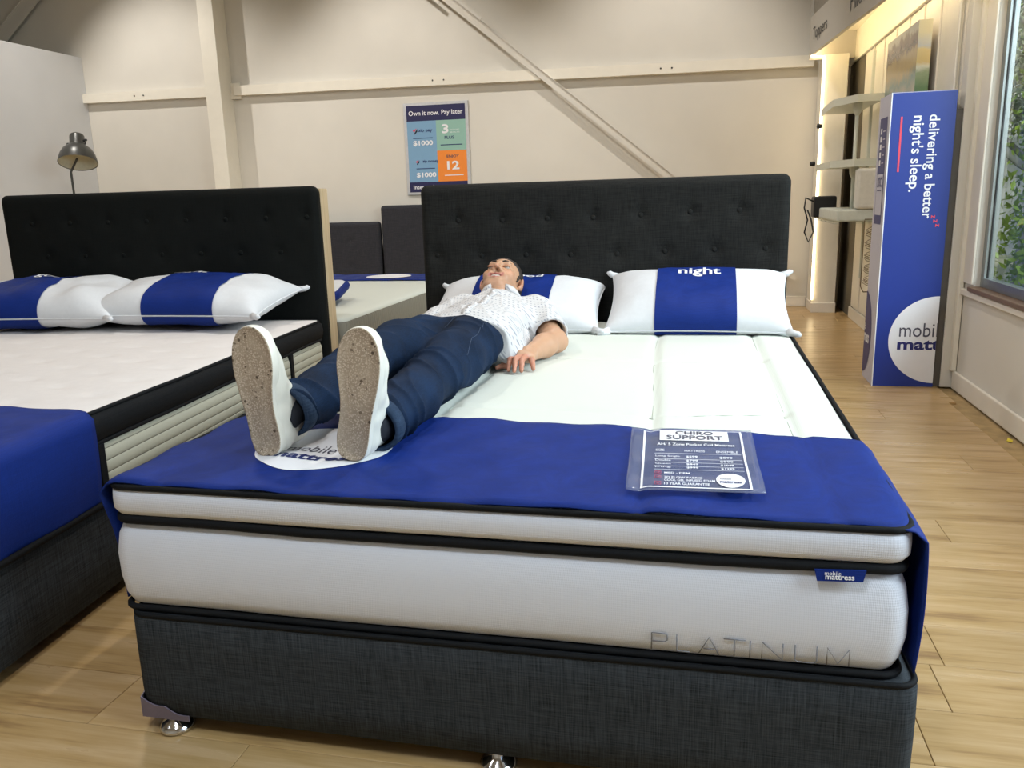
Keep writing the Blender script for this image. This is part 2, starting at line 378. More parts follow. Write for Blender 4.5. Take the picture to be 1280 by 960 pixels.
def strap(nm, x0, z0, x1, z1, wd, yv, plates=True):
    r = empty(nm, kind='structure'); d = Vector((x1 - x0, 0, z1 - z0)); L = d.length; d.normalize(); n = Vector((-d.z, 0, d.x))
    def bar(name, s0, s1, off, wd_, th, yc):
        V = []
        for yv_ in (yc - th / 2, yc + th / 2):
            for s_, o_ in ((s0, -wd_ / 2), (s1, -wd_ / 2), (s1, wd_ / 2), (s0, wd_ / 2)):
                p = Vector((x0, yv_, z0)) + d * s_ + n * (o_ + off); V.append(p)
        link_mesh(name, V, [(0, 1, 2, 3), (7, 6, 5, 4), (0, 4, 5, 1), (1, 5, 6, 2), (2, 6, 7, 3), (3, 7, 4, 0)], 'wall', r)
    bar('brace_bar', 0, L, 0, wd, .008, yv)
    bar('brace_lip', 0, L, wd / 2, .006, .035, yv)
    if plates:
        bar('gusset', .1, .62, -.07, .03, .012, yv - .03); bar('gusset', .35, 1.05, .055, .03, .012, yv - .03)
strap('trim_7', -1.75, 3.40, 2.10, .28, .066, 6.845)
strap('trim_8', -7.2, 2.35, -5.2, 3.92, .15, 6.86, False)
# fascia over the alcove, LED column and LED strips
fa = empty('trim_9', kind='structure'); A = Vector((2.09, 6.62, 0)); Bv = Vector((2.415, 2.65, 0))
def wedge(name, inset, th, z0, z1, mat, parent):
    d = (Bv - A).normalized(); n = Vector((-d.y, d.x, 0)) * -1
    if n.x < 0: n = -n
    V = []
    for z_ in (z0, z1):
        for p, s_ in ((A, inset), (Bv, inset), (Bv, inset + th), (A, inset + th)): q = p + n * s_; V.append((q.x, q.y, z_))
    return link_mesh(name, V, [(0, 1, 2, 3), (7, 6, 5, 4), (0, 4, 5, 1), (1, 5, 6, 2), (2, 6, 7, 3), (3, 7, 4, 0)], mat, parent)
MT['fascia'] = plain('fascia_paint', 'b9b4ab', .7, var=.01, bump=.05)
wedge('fascia_board', 0, .03, 2.235, 2.55, 'fascia', fa)
link_mesh('soffit', [(2.11, 6.62, 2.42), (2.44, 3.0, 2.42), (2.48, 3.6, 2.42), (2.48, 6.62, 2.42), (2.11, 6.62, 2.45), (2.44, 3.0, 2.45), (2.48, 3.6, 2.45), (2.48, 6.62, 2.45)],
          [(3, 2, 1, 0), (4, 5, 6, 7), (0, 1, 5, 4), (1, 2, 6, 5), (2, 3, 7, 6), (3, 0, 4, 7)], 'white_paint', fa)
link_mesh('end_board', [(2.09, 6.62, 2.2), (2.48, 6.62, 2.2), (2.48, 6.62, 4.3), (2.09, 6.62, 4.3), (2.09, 6.65, 2.2), (2.48, 6.65, 2.2), (2.48, 6.65, 4.3), (2.09, 6.65, 4.3)],
          [(0, 1, 2, 3), (7, 6, 5, 4), (0, 4, 5, 1), (1, 5, 6, 2), (2, 6, 7, 3), (3, 7, 4, 0)], 'fascia', fa)
wedge('fascia_upper', .02, .03, 2.55, 4.3, plain('upper_dark_paint', '8d877c', .8), fa)
dd = (Bv - A).normalized(); fm = frame(A + Vector((0, 0, 2.35)) - Vector((dd.y * -1, dd.x, 0)) * 0, dd, (0, 0, 1))
fm.translation += Vector((-.004, -.001, 0))
text('lettering', 'Toppers', 'black', fa, w=.52, h=.13, mtx=fm, at=(.12, -.04))
text('lettering', 'Pillows', 'black', fa, w=.52, h=.13, mtx=fm, at=(1.35, -.03))
e = NB('led_glow'); e.base('fff4d0', .5); e.b.inputs['Emission Color'].default_value = (1, .80, .48, 1); e.b.inputs['Emission Strength'].default_value = 9
MT['led'] = e.m
e = NB('led_glow_hidden'); e.base('fff4d0', .5); e.b.inputs['Emission Color'].default_value = (1, .80, .46, 1); e.b.inputs['Emission Strength'].default_value = 30; MT['led2'] = e.m
colm = empty('trim_10', (2.2, 6.5, 0), kind='structure')
box('column_box', .0, .2, 0, .36, .0, 2.22, 'white_paint', colm, .003)
box('plinth', -.006, .206, -.012, .36, 0, .09, 'trim', colm, .003)
tag(box('led_strip', 2.188, 2.206, 6.484, 6.499, .12, 2.2, 'led', None, .002), 'vertical glowing warm white strip light on the front corner of the column', 'light')
wedge('led_strip', .034, .012, 2.275, 2.287, 'led2', None)
o = bpy.data.objects['led_strip.001']; tag(o, 'warm white strip light hidden along the lower inner edge of the sign fascia', 'light')
tag(link_mesh('led_strip', [(2.10, 6.60, 2.225), (2.10, 6.612, 2.225), (2.19, 6.502, 2.2), (2.2, 6.51, 2.2), (2.10, 6.60, 2.237), (2.10, 6.612, 2.237), (2.19, 6.502, 2.212), (2.2, 6.51, 2.212)],
    [(0, 1, 3, 2), (4, 6, 7, 5), (0, 2, 6, 4), (1, 5, 7, 3), (0, 4, 5, 1), (2, 3, 7, 6)], 'led'), 'short bright strip light joining the fascia to the top of the column', 'light')

# ---------------------------------------------------------------- outside
gr = NB('outdoor_ground'); f = gr.noise(gr.coords(), .6, 5); gr.base(gr.ramp(f, [(.3, lin('6c7a4c')), (.7, lin('b2ac94'))]), .9)
MT['ground'] = gr.m
tag(box('outdoor_ground', 2.72, 40, -20, 45, -.5, -.3, 'ground', None, 0), 'sunlit grass and paving outside the window', 'ground', kind='structure')
MT['bark'] = plain('pale_bark', '9d9c95', .9, nscale=8, var=.3, bump=.8)
def leafmat(n, c):
    b_ = NB(n); f_ = b_.noise(b_.coords(), 3, 2); cc = lin(c)
    b_.base(b_.ramp(f_, [(.3, tuple(v * .5 for v in cc[:3]) + (1,)), (.7, cc)]), .5); b_.b.inputs['Subsurface Weight'].default_value = 0
    return b_.m
MT['leaf1'] = leafmat('bright_leaf', 'a9c650'); MT['leaf2'] = leafmat('grey_green_leaf', 'a3ad94')
def tree(x, y, h, r, nleaf, mat, lab, low=.5, lean=0, seed=1):
    rg = np.random.default_rng(seed); t_ = empty('tree', (x, y, -.3), 0, lab, 'tree', 'trees outside the window')
    if r > 0:
        path = [(lean * k / 8 + .08 * math.sin(k * 1.3 + seed), .06 * math.cos(k + seed), h * k / 8) for k in range(9)]
        tube('trunk', path, r, 'bark', t_, 10, taper=[r * (1.25 - .9 * k / 8) for k in range(9)])
        paths = []
        for k in range(7):
            z_ = h * (.3 + .09 * k); a = rg.uniform(0, 6.28); L = rg.uniform(.6, 1.3)
            paths.append([(lean * z_ / h, 0, z_), (lean * z_ / h + math.cos(a) * L * .5, math.sin(a) * L * .5, z_ + .3), (lean * z_ / h + math.cos(a) * L, math.sin(a) * L, z_ + .8)])
        multi_tube('branches', paths, .03, 'bark', t_)
    V, F = [], []
    cl = [(rg.normal(lean * .5, h * .10), rg.normal(0, h * .12), h * rg.uniform(low, 1.0)) for _ in range(22)]
    for k in range(int(nleaf * 1.8)):
        c_ = cl[k % 22]; p = np.array(c_) + rg.normal(0, .22, 3); s = rg.uniform(.025, .05)
        a, b_ = rg.normal(0, 1, 3), rg.normal(0, 1, 3); a /= np.linalg.norm(a); b_ -= a * (a @ b_); b_ /= np.linalg.norm(b_)
        o_ = len(V); V += [p - a * s, p + b_ * s * .45, p + a * s, p - b_ * s * .45]; F.append((o_, o_ + 1, o_ + 2, o_ + 3))
    fo = link_mesh('foliage', V, F, mat, t_); fo['kind'] = 'stuff'
tree(4.4, 7.1, 4.5, .10, 3200, 'leaf2', 'pale trunked tree nearest the window glass', .45, .3, 3)
tree(4.75, 8.6, 5.0, .13, 3600, 'leaf2', 'thicker pale tree behind the nearest one', .4, -.3, 5)
tree(5.5, 10.6, 5.0, .09, 3200, 'leaf1', 'slim tree with yellow green leaves further off', .35, .3, 8)
tree(6.4, 13.0, 6.5, .16, 4200, 'leaf2', 'tall grey green tree at the back', .2, .3, 11)
tree(4.15, 6.0, 1.9, .03, 3000, 'leaf1', 'bright low bush just outside the window corner', .3, 0, 14)
tree(4.9, 7.6, 2.1, .03, 3000, 'leaf1', 'second bright bush behind the low one', .3, 0, 17)
tree(4.0, 5.1, 4.2, .07, 900, 'leaf2', 'thin pale trunk right beside the window', .75, .1, 23)
wf = NB('render_wall'); f = wf.noise(wf.coords(), 1.2, 4); wf.base(wf.ramp(f, [(.35, lin('6d736e')), (.65, lin('a5a9a4'))]), .9); MT['outwall'] = wf.m
tag(box('neighbour_wall', 2.8, 16, 17, 17.3, -.3, 6, 'outwall', None, 0), 'grey rendered wall beyond the trees outside', 'wall')

# ================================================================ BEDS
def rrect(w_, l_, r, ins, nseg=6, ny=14, nx=14):
    """rounded rectangle outline points (ccw)"""
    x0, x1, y0, y1 = ins, w_ - ins, ins, l_ - ins; P = []
    for (cx, cy, a0) in ((x1 - r, y0 + r, -PI / 2), (x1 - r, y1 - r, 0), (x0 + r, y1 - r, PI / 2), (x0 + r, y0 + r, PI)):
        for k in range(nseg + 1): a = a0 + PI / 2 * k / nseg; P.append((cx + r * math.cos(a), cy + r * math.sin(a)))
        n = ny if a0 in (-PI / 2, PI / 2) else nx
        # straight run to the next corner
        nx_ = {-PI / 2: (x1, y0 + r, x1, y1 - r), 0: (x1 - r, y1, x0 + r, y1), PI / 2: (x0, y1 - r, x0, y0 + r), PI: (x0 + r, y0, x1 - r, y0)}[a0]
        for k in range(1, n): P.append((nx_[0] + (nx_[2] - nx_[0]) * k / n, nx_[1] + (nx_[3] - nx_[1]) * k / n))
    return P
def loft(name, w_, l_, r, prof, mat, parent, cap=(False, False), wav=0, seed=0):
    V, F = [], []; n = None
    for i, (z, ins) in enumerate(prof):
        P = rrect(w_, l_, r, ins); n = len(P)
        A_ = np.array([(p[0], p[1], z) for p in P])
        if wav:
            dz = vnoise(A_ * [1, 1, 0], 4.0, seed) * wav; A_[:, 2] += dz
            c_ = np.array([w_ / 2, l_ / 2, z]); nrm = A_ - c_; nrm[:, 2] = 0
            A_[:, :2] += (vnoise(A_ * [1, 1, 3], 6.0, seed + 3) * wav * .8)[:, None] * np.sign(nrm[:, :2]) * (np.abs(nrm[:, :2]) > np.array([w_ / 2 - r, l_ / 2 - r]) * .98)
        V += [tuple(v) for v in A_]
    for i in range(len(prof) - 1):
        for k in range(n): F.append((i * n + k, i * n + (k + 1) % n, (i + 1) * n + (k + 1) % n, (i + 1) * n + k))
    if cap[0]: F.append(tuple(range(n))[::-1])
    if cap[1]: F.append(tuple((len(prof) - 1) * n + k for k in range(n)))
    return link_mesh(name, V, F, mat, parent, True)
def ring(name, w_, l_, r, z, ins, rad, mat, parent, wav=0, seed=0, flatz=1.0):
    P = rrect(w_, l_, r, ins); A_ = np.array([(p[0], p[1], z) for p in P])
    if wav: A_[:, 2] += vnoise(A_ * [1, 1, 0], 4.0, seed) * wav
    V, F = tube_vf([tuple(a) for a in A_], rad, 8, True)
    zz = np.repeat(A_[:, 2], 8); V = [(v[0], v[1], z_ + (v[2] - z_) * flatz) for v, z_ in zip(V, zz)]
    return link_mesh(name, V, F, mat, parent, True)
def headboard(parent, x0, x1, y0, th, z0, z1, mat, buttons, backmat=None, side=None, dep=.011):
    nx, nz = 120, 60; V = []; F = []
    bt = np.array(buttons) if len(buttons) else np.zeros((0, 2))
    def ypos(x, z):
        ed = min(x - x0, x1 - x, z1 - z); e_ = max(0, 1 - ed / .03); yy_ = y0 + .02 * e_ ** 2.2
        for bx_, bz_ in bt:
            dx, dz = x - bx_, z - bz_; d2 = dx * dx + dz * dz
            yy_ += dep * math.exp(-d2 / .0011) * (1.0)
            if dz > 0 and bz_ > .95: yy_ += dep * .45 * math.exp(-dx * dx / .00004) * max(0, 1 - dz / (z1 - bz_))
        return yy_
    for j in range(nz + 1):
        for i in range(nx + 1):
            x = x0 + (x1 - x0) * i / nx; z = z0 + (z1 - z0) * j / nz; 
            xx, zz = x, z; rc = .035; qx = max(x0 + rc - x, x - (x1 - rc), 0); qz = max(z - (z1 - rc), 0)
            if qx > 0 and qz > 0:
                m_ = max(qx, qz) / math.hypot(qx, qz); xx = (x0 + rc - qx * m_) if x < (x0 + x1) / 2 else (x1 - rc + qx * m_); zz = z1 - rc + qz * m_
            V.append((xx, ypos(x, z), zz))
    for j in range(nz):
        for i in range(nx): a = j * (nx + 1) + i; F.append((a, a + 1, a + nx + 2, a + nx + 1))
    # back shell
    o_ = len(V); rim = [j * (nx + 1) for j in range(nz + 1)] + [nz * (nx + 1) + i for i in range(1, nx + 1)] + [j * (nx + 1) + nx for j in range(nz - 1, -1, -1)] + [i for i in range(nx - 1, 0, -1)]
    V += [(V[k][0], y0 + th, V[k][2]) for k in rim]
    for k in range(len(rim)): F.append((rim[k], rim[(k + 1) % len(rim)], o_ + (k + 1) % len(rim), o_ + k))
    F.append(tuple(range(o_, o_ + len(rim))))
    link_mesh('headboard', V, F, mat, parent, True)
    hb = [c for c in parent.children if c.name.startswith('headboard')] or None
    for bx_, bz_ in bt:
        lathe('button', [(.0, -.006), (.006, -.0055), (.0105, -.002), (.011, .001), (.008, .003)][::-1], mat, parent, 12, (bx_, y0 + dep - .001, bz_), Matrix.Rotation(PI / 2, 4, 'X'))

# ---- front bed: base with headboard
W, L = 1.542, 2.27; ZT = .553
base = empty('divan_bed', (0, 0, 0), 0, 'charcoal linen divan base with tall buttoned headboard under the man', 'bed')
loft('base_box', 1.545, 2.27, .035, [(.036, .012), (.042, .002), (.10, .0), (.2, .0), (.262, .001), (.272, .008)], 'linen', base, (True, True), .0015, 2)
bpy.data.objects['base_box'].location = (.022, -.015, 0)
r_ = ring('base_welt', 1.545, 2.27, .035, .271, .005, .0055, 'piping', base, .0015, 2, 1.0); r_.location = (.022, -.015, 0)
btn = [(.114, 1.007), (.318, 1.005), (.524, 1.008), (.728, 1.008), (.935, 1.014), (1.144, 1.022), (1.347, 1.024)] + \
      [(.007, .852), (.218, .848), (.424, .85), (.627, .847), (.832, .85), (1.039, .858), (1.247, .862), (1.457, .864)]
headboard(base, -.062, 1.55, 2.272, .085, .30, 1.168, 'linen_hb' if 'linen_hb' in MT else 'black_linen', btn)
box('headboard_leg', .1, .18, 2.31, 2.35, 0, .32, 'black', base); box('headboard_leg', 1.36, 1.44, 2.31, 2.35, 0, .32, 'black', base)
MT['guard'] = plain('grey_purple_plastic', '6d6370', .35)
# scalloped plastic corner guards
V = []; F = []; nn = 24
for k in range(nn + 1):
    t_ = k / nn
    if t_ < .4: x_, y_ = .019 + .010 * max(0, t_ - .3) / .1, .12 * (1 - t_ / .4) - .008
    else: x_, y_ = .029 + (t_ - .4) / .6 * .115, -.0185
    h_ = .080 if t_ < .42 else .080 - .034 * (t_ - .42) / .58 - .007 * abs(math.sin((t_ - .42) / .58 * PI * 2))
    V += [(x_, y_, .033), (x_, y_, h_)]
for k in range(nn): F.append((2 * k, 2 * k + 2, 2 * k + 3, 2 * k + 1))
o = link_mesh('corner_guard', V, F, 'guard', base); sm = o.modifiers.new('s', 'SOLIDIFY'); sm.thickness = .003
def glide(x_, y_, parent):
    lathe('glide_foot', [(.0, 0), (.031, .0), (.037, .004), (.0375, .010), (.030, .017), (.019, .024), (.013, .032), (.012, .045)], 'chrome', parent, 28, (x_, y_, 0))
for x_, y_ in ((.098, .004), (.815, .01), (1.50, .05), (.1, 2.15), (1.47, 2.15), (.8, 1.15)): glide(x_, y_, base)
# ---- front mattress
def quilt(x, y):
    """height of the quilted top over the flat level"""
    gx = 1.04 + (.038) * (1 - y / 2.0) + .012 * math.sin(y * 3.0)
    z = 0
    def gr_(d, wd=.013, dp=.010): return -dp * math.exp(-(d / wd) ** 2)
    z += gr_(x - gx, .013, .010); z += gr_(x - (1.41 - .01 * y), .015, .009); z += gr_(x - .55 + .02 * math.sin(y * 2), .014, .008); z += gr_(x - .13, .015, .007)
    if x < 1.41:
        for yl, dp in ((.74, .009), (1.43, .009)):
            yc = yl - .07 * math.exp(-((x - gx) / .25) ** 2) - .03 * math.exp(-((x - .55) / .2) ** 2)
            z += gr_(y - yc, .013, dp)
    e_ = min(x, W - x, y, L - y); z += .006 * (1 - math.exp(-max(0, e_) / .05))
    z += .002 * math.sin(x * 9 + 1) * math.sin(y * 7)
    return z
mat_ = empty('mattress', (0, 0, 0), 0, 'thick white mattress with black piping that the man lies on', 'mattress')
loft('border_panel', W, L, .038, [(.283, .022), (.288, .010), (.31, .002), (.35, -.003), (.40, -.003), (.44, .002), (.462, .010), (.470, .022)], 'knit', mat_, (True, False), .002, 1)
loft('pillow_top_border', W, L, .038, [(.484, .020), (.488, .006), (.50, .0), (.52, .0), (.538, .001), (.545, .010)], 'knit', mat_, (False, False), .002, 1)
ring('piping', W, L, .038, .2805, .004, .007, 'piping', mat_, .002, 1)
ring('piping', W, L,   .038, .477, .008, .0095, 'piping', mat_, .007, 1, 1.0)
ring('piping', W, L, .038, .548, .003, .0065, 'piping', mat_, .002, 1)
nx, ny = 110, 150; V = []; F = []
for j in range(ny + 1):
    for i in range(nx + 1):
        u = -1 + 2 * i / nx; v = -1 + 2 * j / ny
        # squircle map so corners stay rounded
        x = W / 2 + (W / 2 - .014) * u; y = L / 2 + (L / 2 - .014) * v
        cx_, cy_ = abs(x - W / 2) - (W / 2 - .04), abs(y - L / 2) - (L / 2 - .04)
        if cx_ > 0 and cy_ > 0:
            m_ = max(cx_, cy_) / math.hypot(cx_, cy_); x = W / 2 + math.copysign(W / 2 - .04 + cx_ * m_, u); y = L / 2 + math.copysign(L / 2 - .04 + cy_ * m_, v)
        V.append((x, y, .549 + quilt(x, y)))
for j in range(ny):
    for i in range(nx): a = j * (nx + 1) + i; F.append((a, a + 1, a + nx + 2, a + nx + 1))
link_mesh('top_panel', V, F, 'top_knit', mat_, True)
MT['stitch'] = plain('quilt_stitch', 'a9ada3', .8, bump=0)
qg = lambda y: 1.04 + .038 * (1 - y / 2.0) + .012 * math.sin(y * 3.0)
qp = [[(qg(y), y) for y in np.linspace(.4, 2.2, 50)], [(1.41 - .01 * y, y) for y in np.linspace(.4, 2.2, 40)], [(.55 - .02 * math.sin(y * 2), y) for y in np.linspace(.4, 2.2, 40)]]
for yl in (.74, 1.43): qp.append([(x, yl - .07 * math.exp(-((x - 1.05) / .25) ** 2) - .03 * math.exp(-((x - .55) / .2) ** 2)) for x in np.linspace(.05, 1.405, 60)])
for p_ in qp: tube('quilt_stitching', [(x, y, .5494 + quilt(x, y)) for x, y in p_], .0011, 'stitch', mat_, 5)
# side stripes of white border panel right: soft edge panel on top, embroidery and tag
MT['thread'] = plain('grey_thread', '77787e', .6, var=.05, bump=0)
strokes = {'P': [[(0, 0), (0, 1), (.85, 1), (1, .9), (1, .6), (.85, .5), (0, .5)]], 'L': [[(0, 1), (0, 0), (.9, 0)]],
           'A': [[(0, 0), (.5, 1), (1, 0)], [(.22, .3), (.78, .3)]], 'T': [[(0, 1), (1.1, 1)], [(.55, 1), (.55, 0)]],
           'I': [[(0, 0), (0, 1)]], 'N': [[(0, 0), (0, 1), (1, 0), (1, 1)]], 'U': [[(0, 1), (0, .12), (.12, 0), (.88, 0), (1, .12), (1, 1)]],
           'M': [[(0, 0), (0, 1), (.65, .1), (1.3, 1), (1.3, 0)]]}
xs_ = [1.119, 1.161, 1.198, 1.238, 1.281, 1.30, 1.352, 1.402]; wd_ = [.026, .024, .033, .032, 0, .033, .034, .034]
paths = []
for ch, x_, w__ in zip('PLATINUM', xs_, wd_):
    for st_ in strokes[ch]:
        kx = w__ / (1.3 if ch == 'M' else 1.0) if ch != 'I' else 1
        for off in (0,):
            paths.append([(1.113 + (x_ + px_ * kx - 1.119) * 1.06, -.0040, .2965 + pz_ * .032) for px_, pz_ in st_])
multi_tube('embroidery', paths, .0012, 'thread', mat_, 5)
tg = link_mesh('label_tag', [(1.384, -.008, .474), (1.466, -.008, .478), (1.461, -.0125, .459), (1.388, -.0125, .456), (1.384, -.004, .474), (1.466, -.004, .478), (1.461, -.0085, .459), (1.388, -.0085, .456)],
    [(3, 2, 1, 0), (4, 5, 6, 7), (0, 1, 5, 4), (1, 2, 6, 5), (2, 3, 7, 6), (3, 0, 4, 7)], 'blue_fabric', mat_)
tm = frame((1.40, -.0135, .459), (1, 0, .03), (0, .25, 1))
text('tag_lettering', 'mobile', 'white_print', tg, w=.026, mtx=tm, at=(0, .0085)); text('tag_lettering', 'mattress', 'white_print', tg, w=.046, mtx=tm, at=(.001, .0015), bold=.02)

# ---- blue runner over the foot of the bed
def runner(name, lab, parent_m, W_, yf, yb, zt, drop, zfun, lx=-.014, rx=None, drop_r=None):
    rx = W_ + .016 if rx is None else rx; V = []; F = []; nt_, nst = 26, 18; cols = []
    # cross-section arclength positions: left drop, top, right drop
    sec = []
    for k in range(nst): sec.append(('L', k / nst))
    nm_ = 80
    for k in range(nm_ + 1): sec.append(('T', k / nm_))
    for k in range(1, nst + 1): sec.append(('R', k / nst))
    for j in range(nt_ + 1):
        tj = j / nt_
        for kind, s in sec:
            if kind == 'T': xq = s * W_
            else: xq = 0 if kind == 'L' else W_
            y0_ = yf(xq); y1_ = yb(xq); y_ = y0_ + (y1_ - y0_) * tj
            if kind == 'T':
                x_ = lx + (rx - lx) * s; e_ = min(x_ - lx, rx - x_)
                z_ = zt + zfun(min(max(xq, 0), W_), y_) - .022 * max(0, 1 - e_ / .035) ** 2.2
                z_ += .0016 * math.sin(xq * 23 + y_ * 9) + .0022 * math.sin(y_ * 31 + xq * 7) + .0016 * math.sin(xq * 41 - y_ * 25) 
                if y_ < .03: z_ -= .006 * (1 - max(0, y_ + .01) / .04)
            elif kind == 'L':
                q = 1 - s; z_ = zt - .022 - (zt - .022 - drop) * q; x_ = lx + .010 * min(1, q * 3) + .008 * q * q + .004 * math.sin(y_ * 22) * q; y_ = y_ + .02 * min(1, q * 2)
            else:
                q = s; dr = drop if drop_r is None else drop_r; z_ = zt - .022 - (zt - .022 - dr) * q; x_ = rx + .004 * math.sin(q * 2.6) - .010 * q * q + .004 * math.sin(y_ * 20 + 1) * q
            V.append((x_, y_, z_))
    n = len(sec)
    for j in range(nt_):
        for i in range(n - 1): a = j * n + i; F.append((a, a + 1, a + n + 1, a + n))
    o_ = link_mesh(name, V, F, 'blue_fabric', None, True); sm_ = o_.modifiers.new('s', 'SOLIDIFY'); sm_.thickness = .003; sm_.offset = 1
    return o_
rzf = lambda x, y: quilt(x, y) * .6 + .0035
run = runner('bed_runner', '', None, W, lambda x: .004, lambda x: .572 - .09 * (x / W) ** 2.2 - .012 * (1 - x / W) ** 2, .5525, .29, rzf)
tag(run, 'blue cloth runner under the shoes at the foot of the front bed', 'bed runner')
rwv = lambda x, y: .0016 * math.sin(x * 23 + y * 9) + .0022 * math.sin(y * 31 + x * 7) + .0016 * math.sin(x * 41 - y * 25)
rs = lambda x, y: (x, y, .5525 + rzf(x, y) + rwv(x, y) + .0042)
disc('logo_circle', .369, .271, .155, .155, 'white_print', run, fn=rs, rings=16)
rs2 = lambda x, y: (x, y, .5525 + rzf(x, y) + rwv(x, y) + .0050)
text('lettering', 'mobile', 'grey_ink', run, w=.115, h=.048, fn=rs2, at=(.285, .236), cuts=4)
text('lettering', 'mattress', 'navy', run, w=.205, h=.038, fn=rs2, at=(.270, .180), bold=.03, cuts=5)

# ---- price sign in a clear sleeve
PV = [(1.039, .483), (1.305, .490), (1.308, .081), (1.059, .073)]
def sg(u, v, lift=0):
    a = Vector(PV[0]).lerp(Vector(PV[1]), u); b_ = Vector(PV[3]).lerp(Vector(PV[2]), u); p = a.lerp(b_, v)
    return (p.x, p.y, .5675 + rzf(p.x, p.y) * .8 + lift + .003 * math.sin(v * 9))
s_ = NB('clear_sleeve'); s_.base('8f95ad', .12); s_.b.inputs['Alpha'].default_value = .28; s_.b.inputs['Specular IOR Level'].default_value = .6; MT['sleeve'] = s_.m
V = [sg(i / 20, j / 20, 0) for j in range(21) for i in range(21)]; F = [(j * 21 + i, (j + 1) * 21 + i, (j + 1) * 21 + i + 1, j * 21 + i + 1) for j in range(20) for i in range(20)]
sign = tag(link_mesh('price_sign', V, F, 'sleeve', None, True), 'clear sleeved price sign lying on the blue runner', 'sign')
sm = sign.modifiers.new('s', 'SOLIDIFY'); sm.thickness = .0012
sf = lambda u, v: sg(u, 1 - v, .0012); sfl = lambda u, v: sg(u, 1 - v, .0020)
bars = [(.105, .122, .02, .93), (.895, .912, .03, .93)]
for x0, x1, y0, y1 in bars: flat('frame_line', x0, x1, y0, y1, 'white_print', sign, fn=sf, ny=14)
flat('frame_line', .105, .91, .925, .933, 'white_print', sign, fn=sf, nx=14); flat('frame_line', .105, .91, .022, .032, 'white_print', sign, fn=sf, nx=14)
flat('title_box', .24, .80, .745, .93, 'white_print', sign, fn=sf, nx=10, ny=4)
text('lettering', 'CHIRO', 'grey_ink', sign, w=.31, h=.07, fn=sfl, at=(.37, .845), bold=.02, cuts=2); text('lettering', 'SUPPORT', 'grey_ink', sign, w=.46, h=.07, fn=sfl, at=(.295, .76), bold=.02, cuts=2)
def st(s, u, v, w_, h=.03, m='white_print', b_=0): text('lettering', s, m, sign, w=w_, h=h, fn=sfl, at=(u, 1 - v), bold=b_, cuts=1)
st('AH/ 5 Zone Pocket Coil Mattress', .22, .335, .62, .034, b_=.01)
st('SIZE', .21, .42, .07); st('MATTRESS', .44, .425, .16); st('ENSEMBLE', .69, .43, .17)
for k, (a, m1, m2) in enumerate((('Long Single', '$599', '$899'), ('Double', '$799', '$999'), ('Queen', '$849', '$1049'), ('King', '$999', '$1299'))):
    vv_ = .50 + .063 * k; st(a, .21, vv_ + .01, .19 if k == 0 else .12); st(m1, .45, vv_ + .015, .09, .034, b_=.02); st(m2, .71, vv_ + .02, .10, .034, b_=.02)
for v_ in (.445, .53, .59, .655, .72): flat('rule_line', .2, .88, 1 - v_ - .003, 1 - v_ + .001, 'white_print', sign, fn=sf, nx=10)
for k, (s, w_) in enumerate((('MED - FIRM', .19), ('3D FLOW FABRIC', .28), ('COOL GEL INFUSED FOAM', .37), ('10 YEAR GUARANTEE', .33))):
    vv_ = (.80, .868, .905, .95)[k]; st(s, .28, vv_, w_, .028, b_=.01)
    if k in (0, 1, 3):
        c_ = (.21, 1 - vv_)
        multi_tube('check_box', [[sfl(c_[0], c_[1]), sfl(c_[0] + .045, c_[1]), sfl(c_[0] + .045, c_[1] + .035), sfl(c_[0], c_[1] + .035), sfl(c_[0], c_[1])], [sfl(c_[0] + .01, c_[1] + .02), sfl(c_[0] + .02, c_[1] + .008), sfl(c_[0] + .036, c_[1] + .028)]], .00042, 'red_print', sign, 4)
disc('logo_circle', .765, .135, .105, .095, 'white_print', sign, fn=sf, rings=3, n=32)
st('mobile', .69, .865, .08, .028, 'grey_ink'); st('mattress', .685, .91, .155, .03, 'navy', .02)

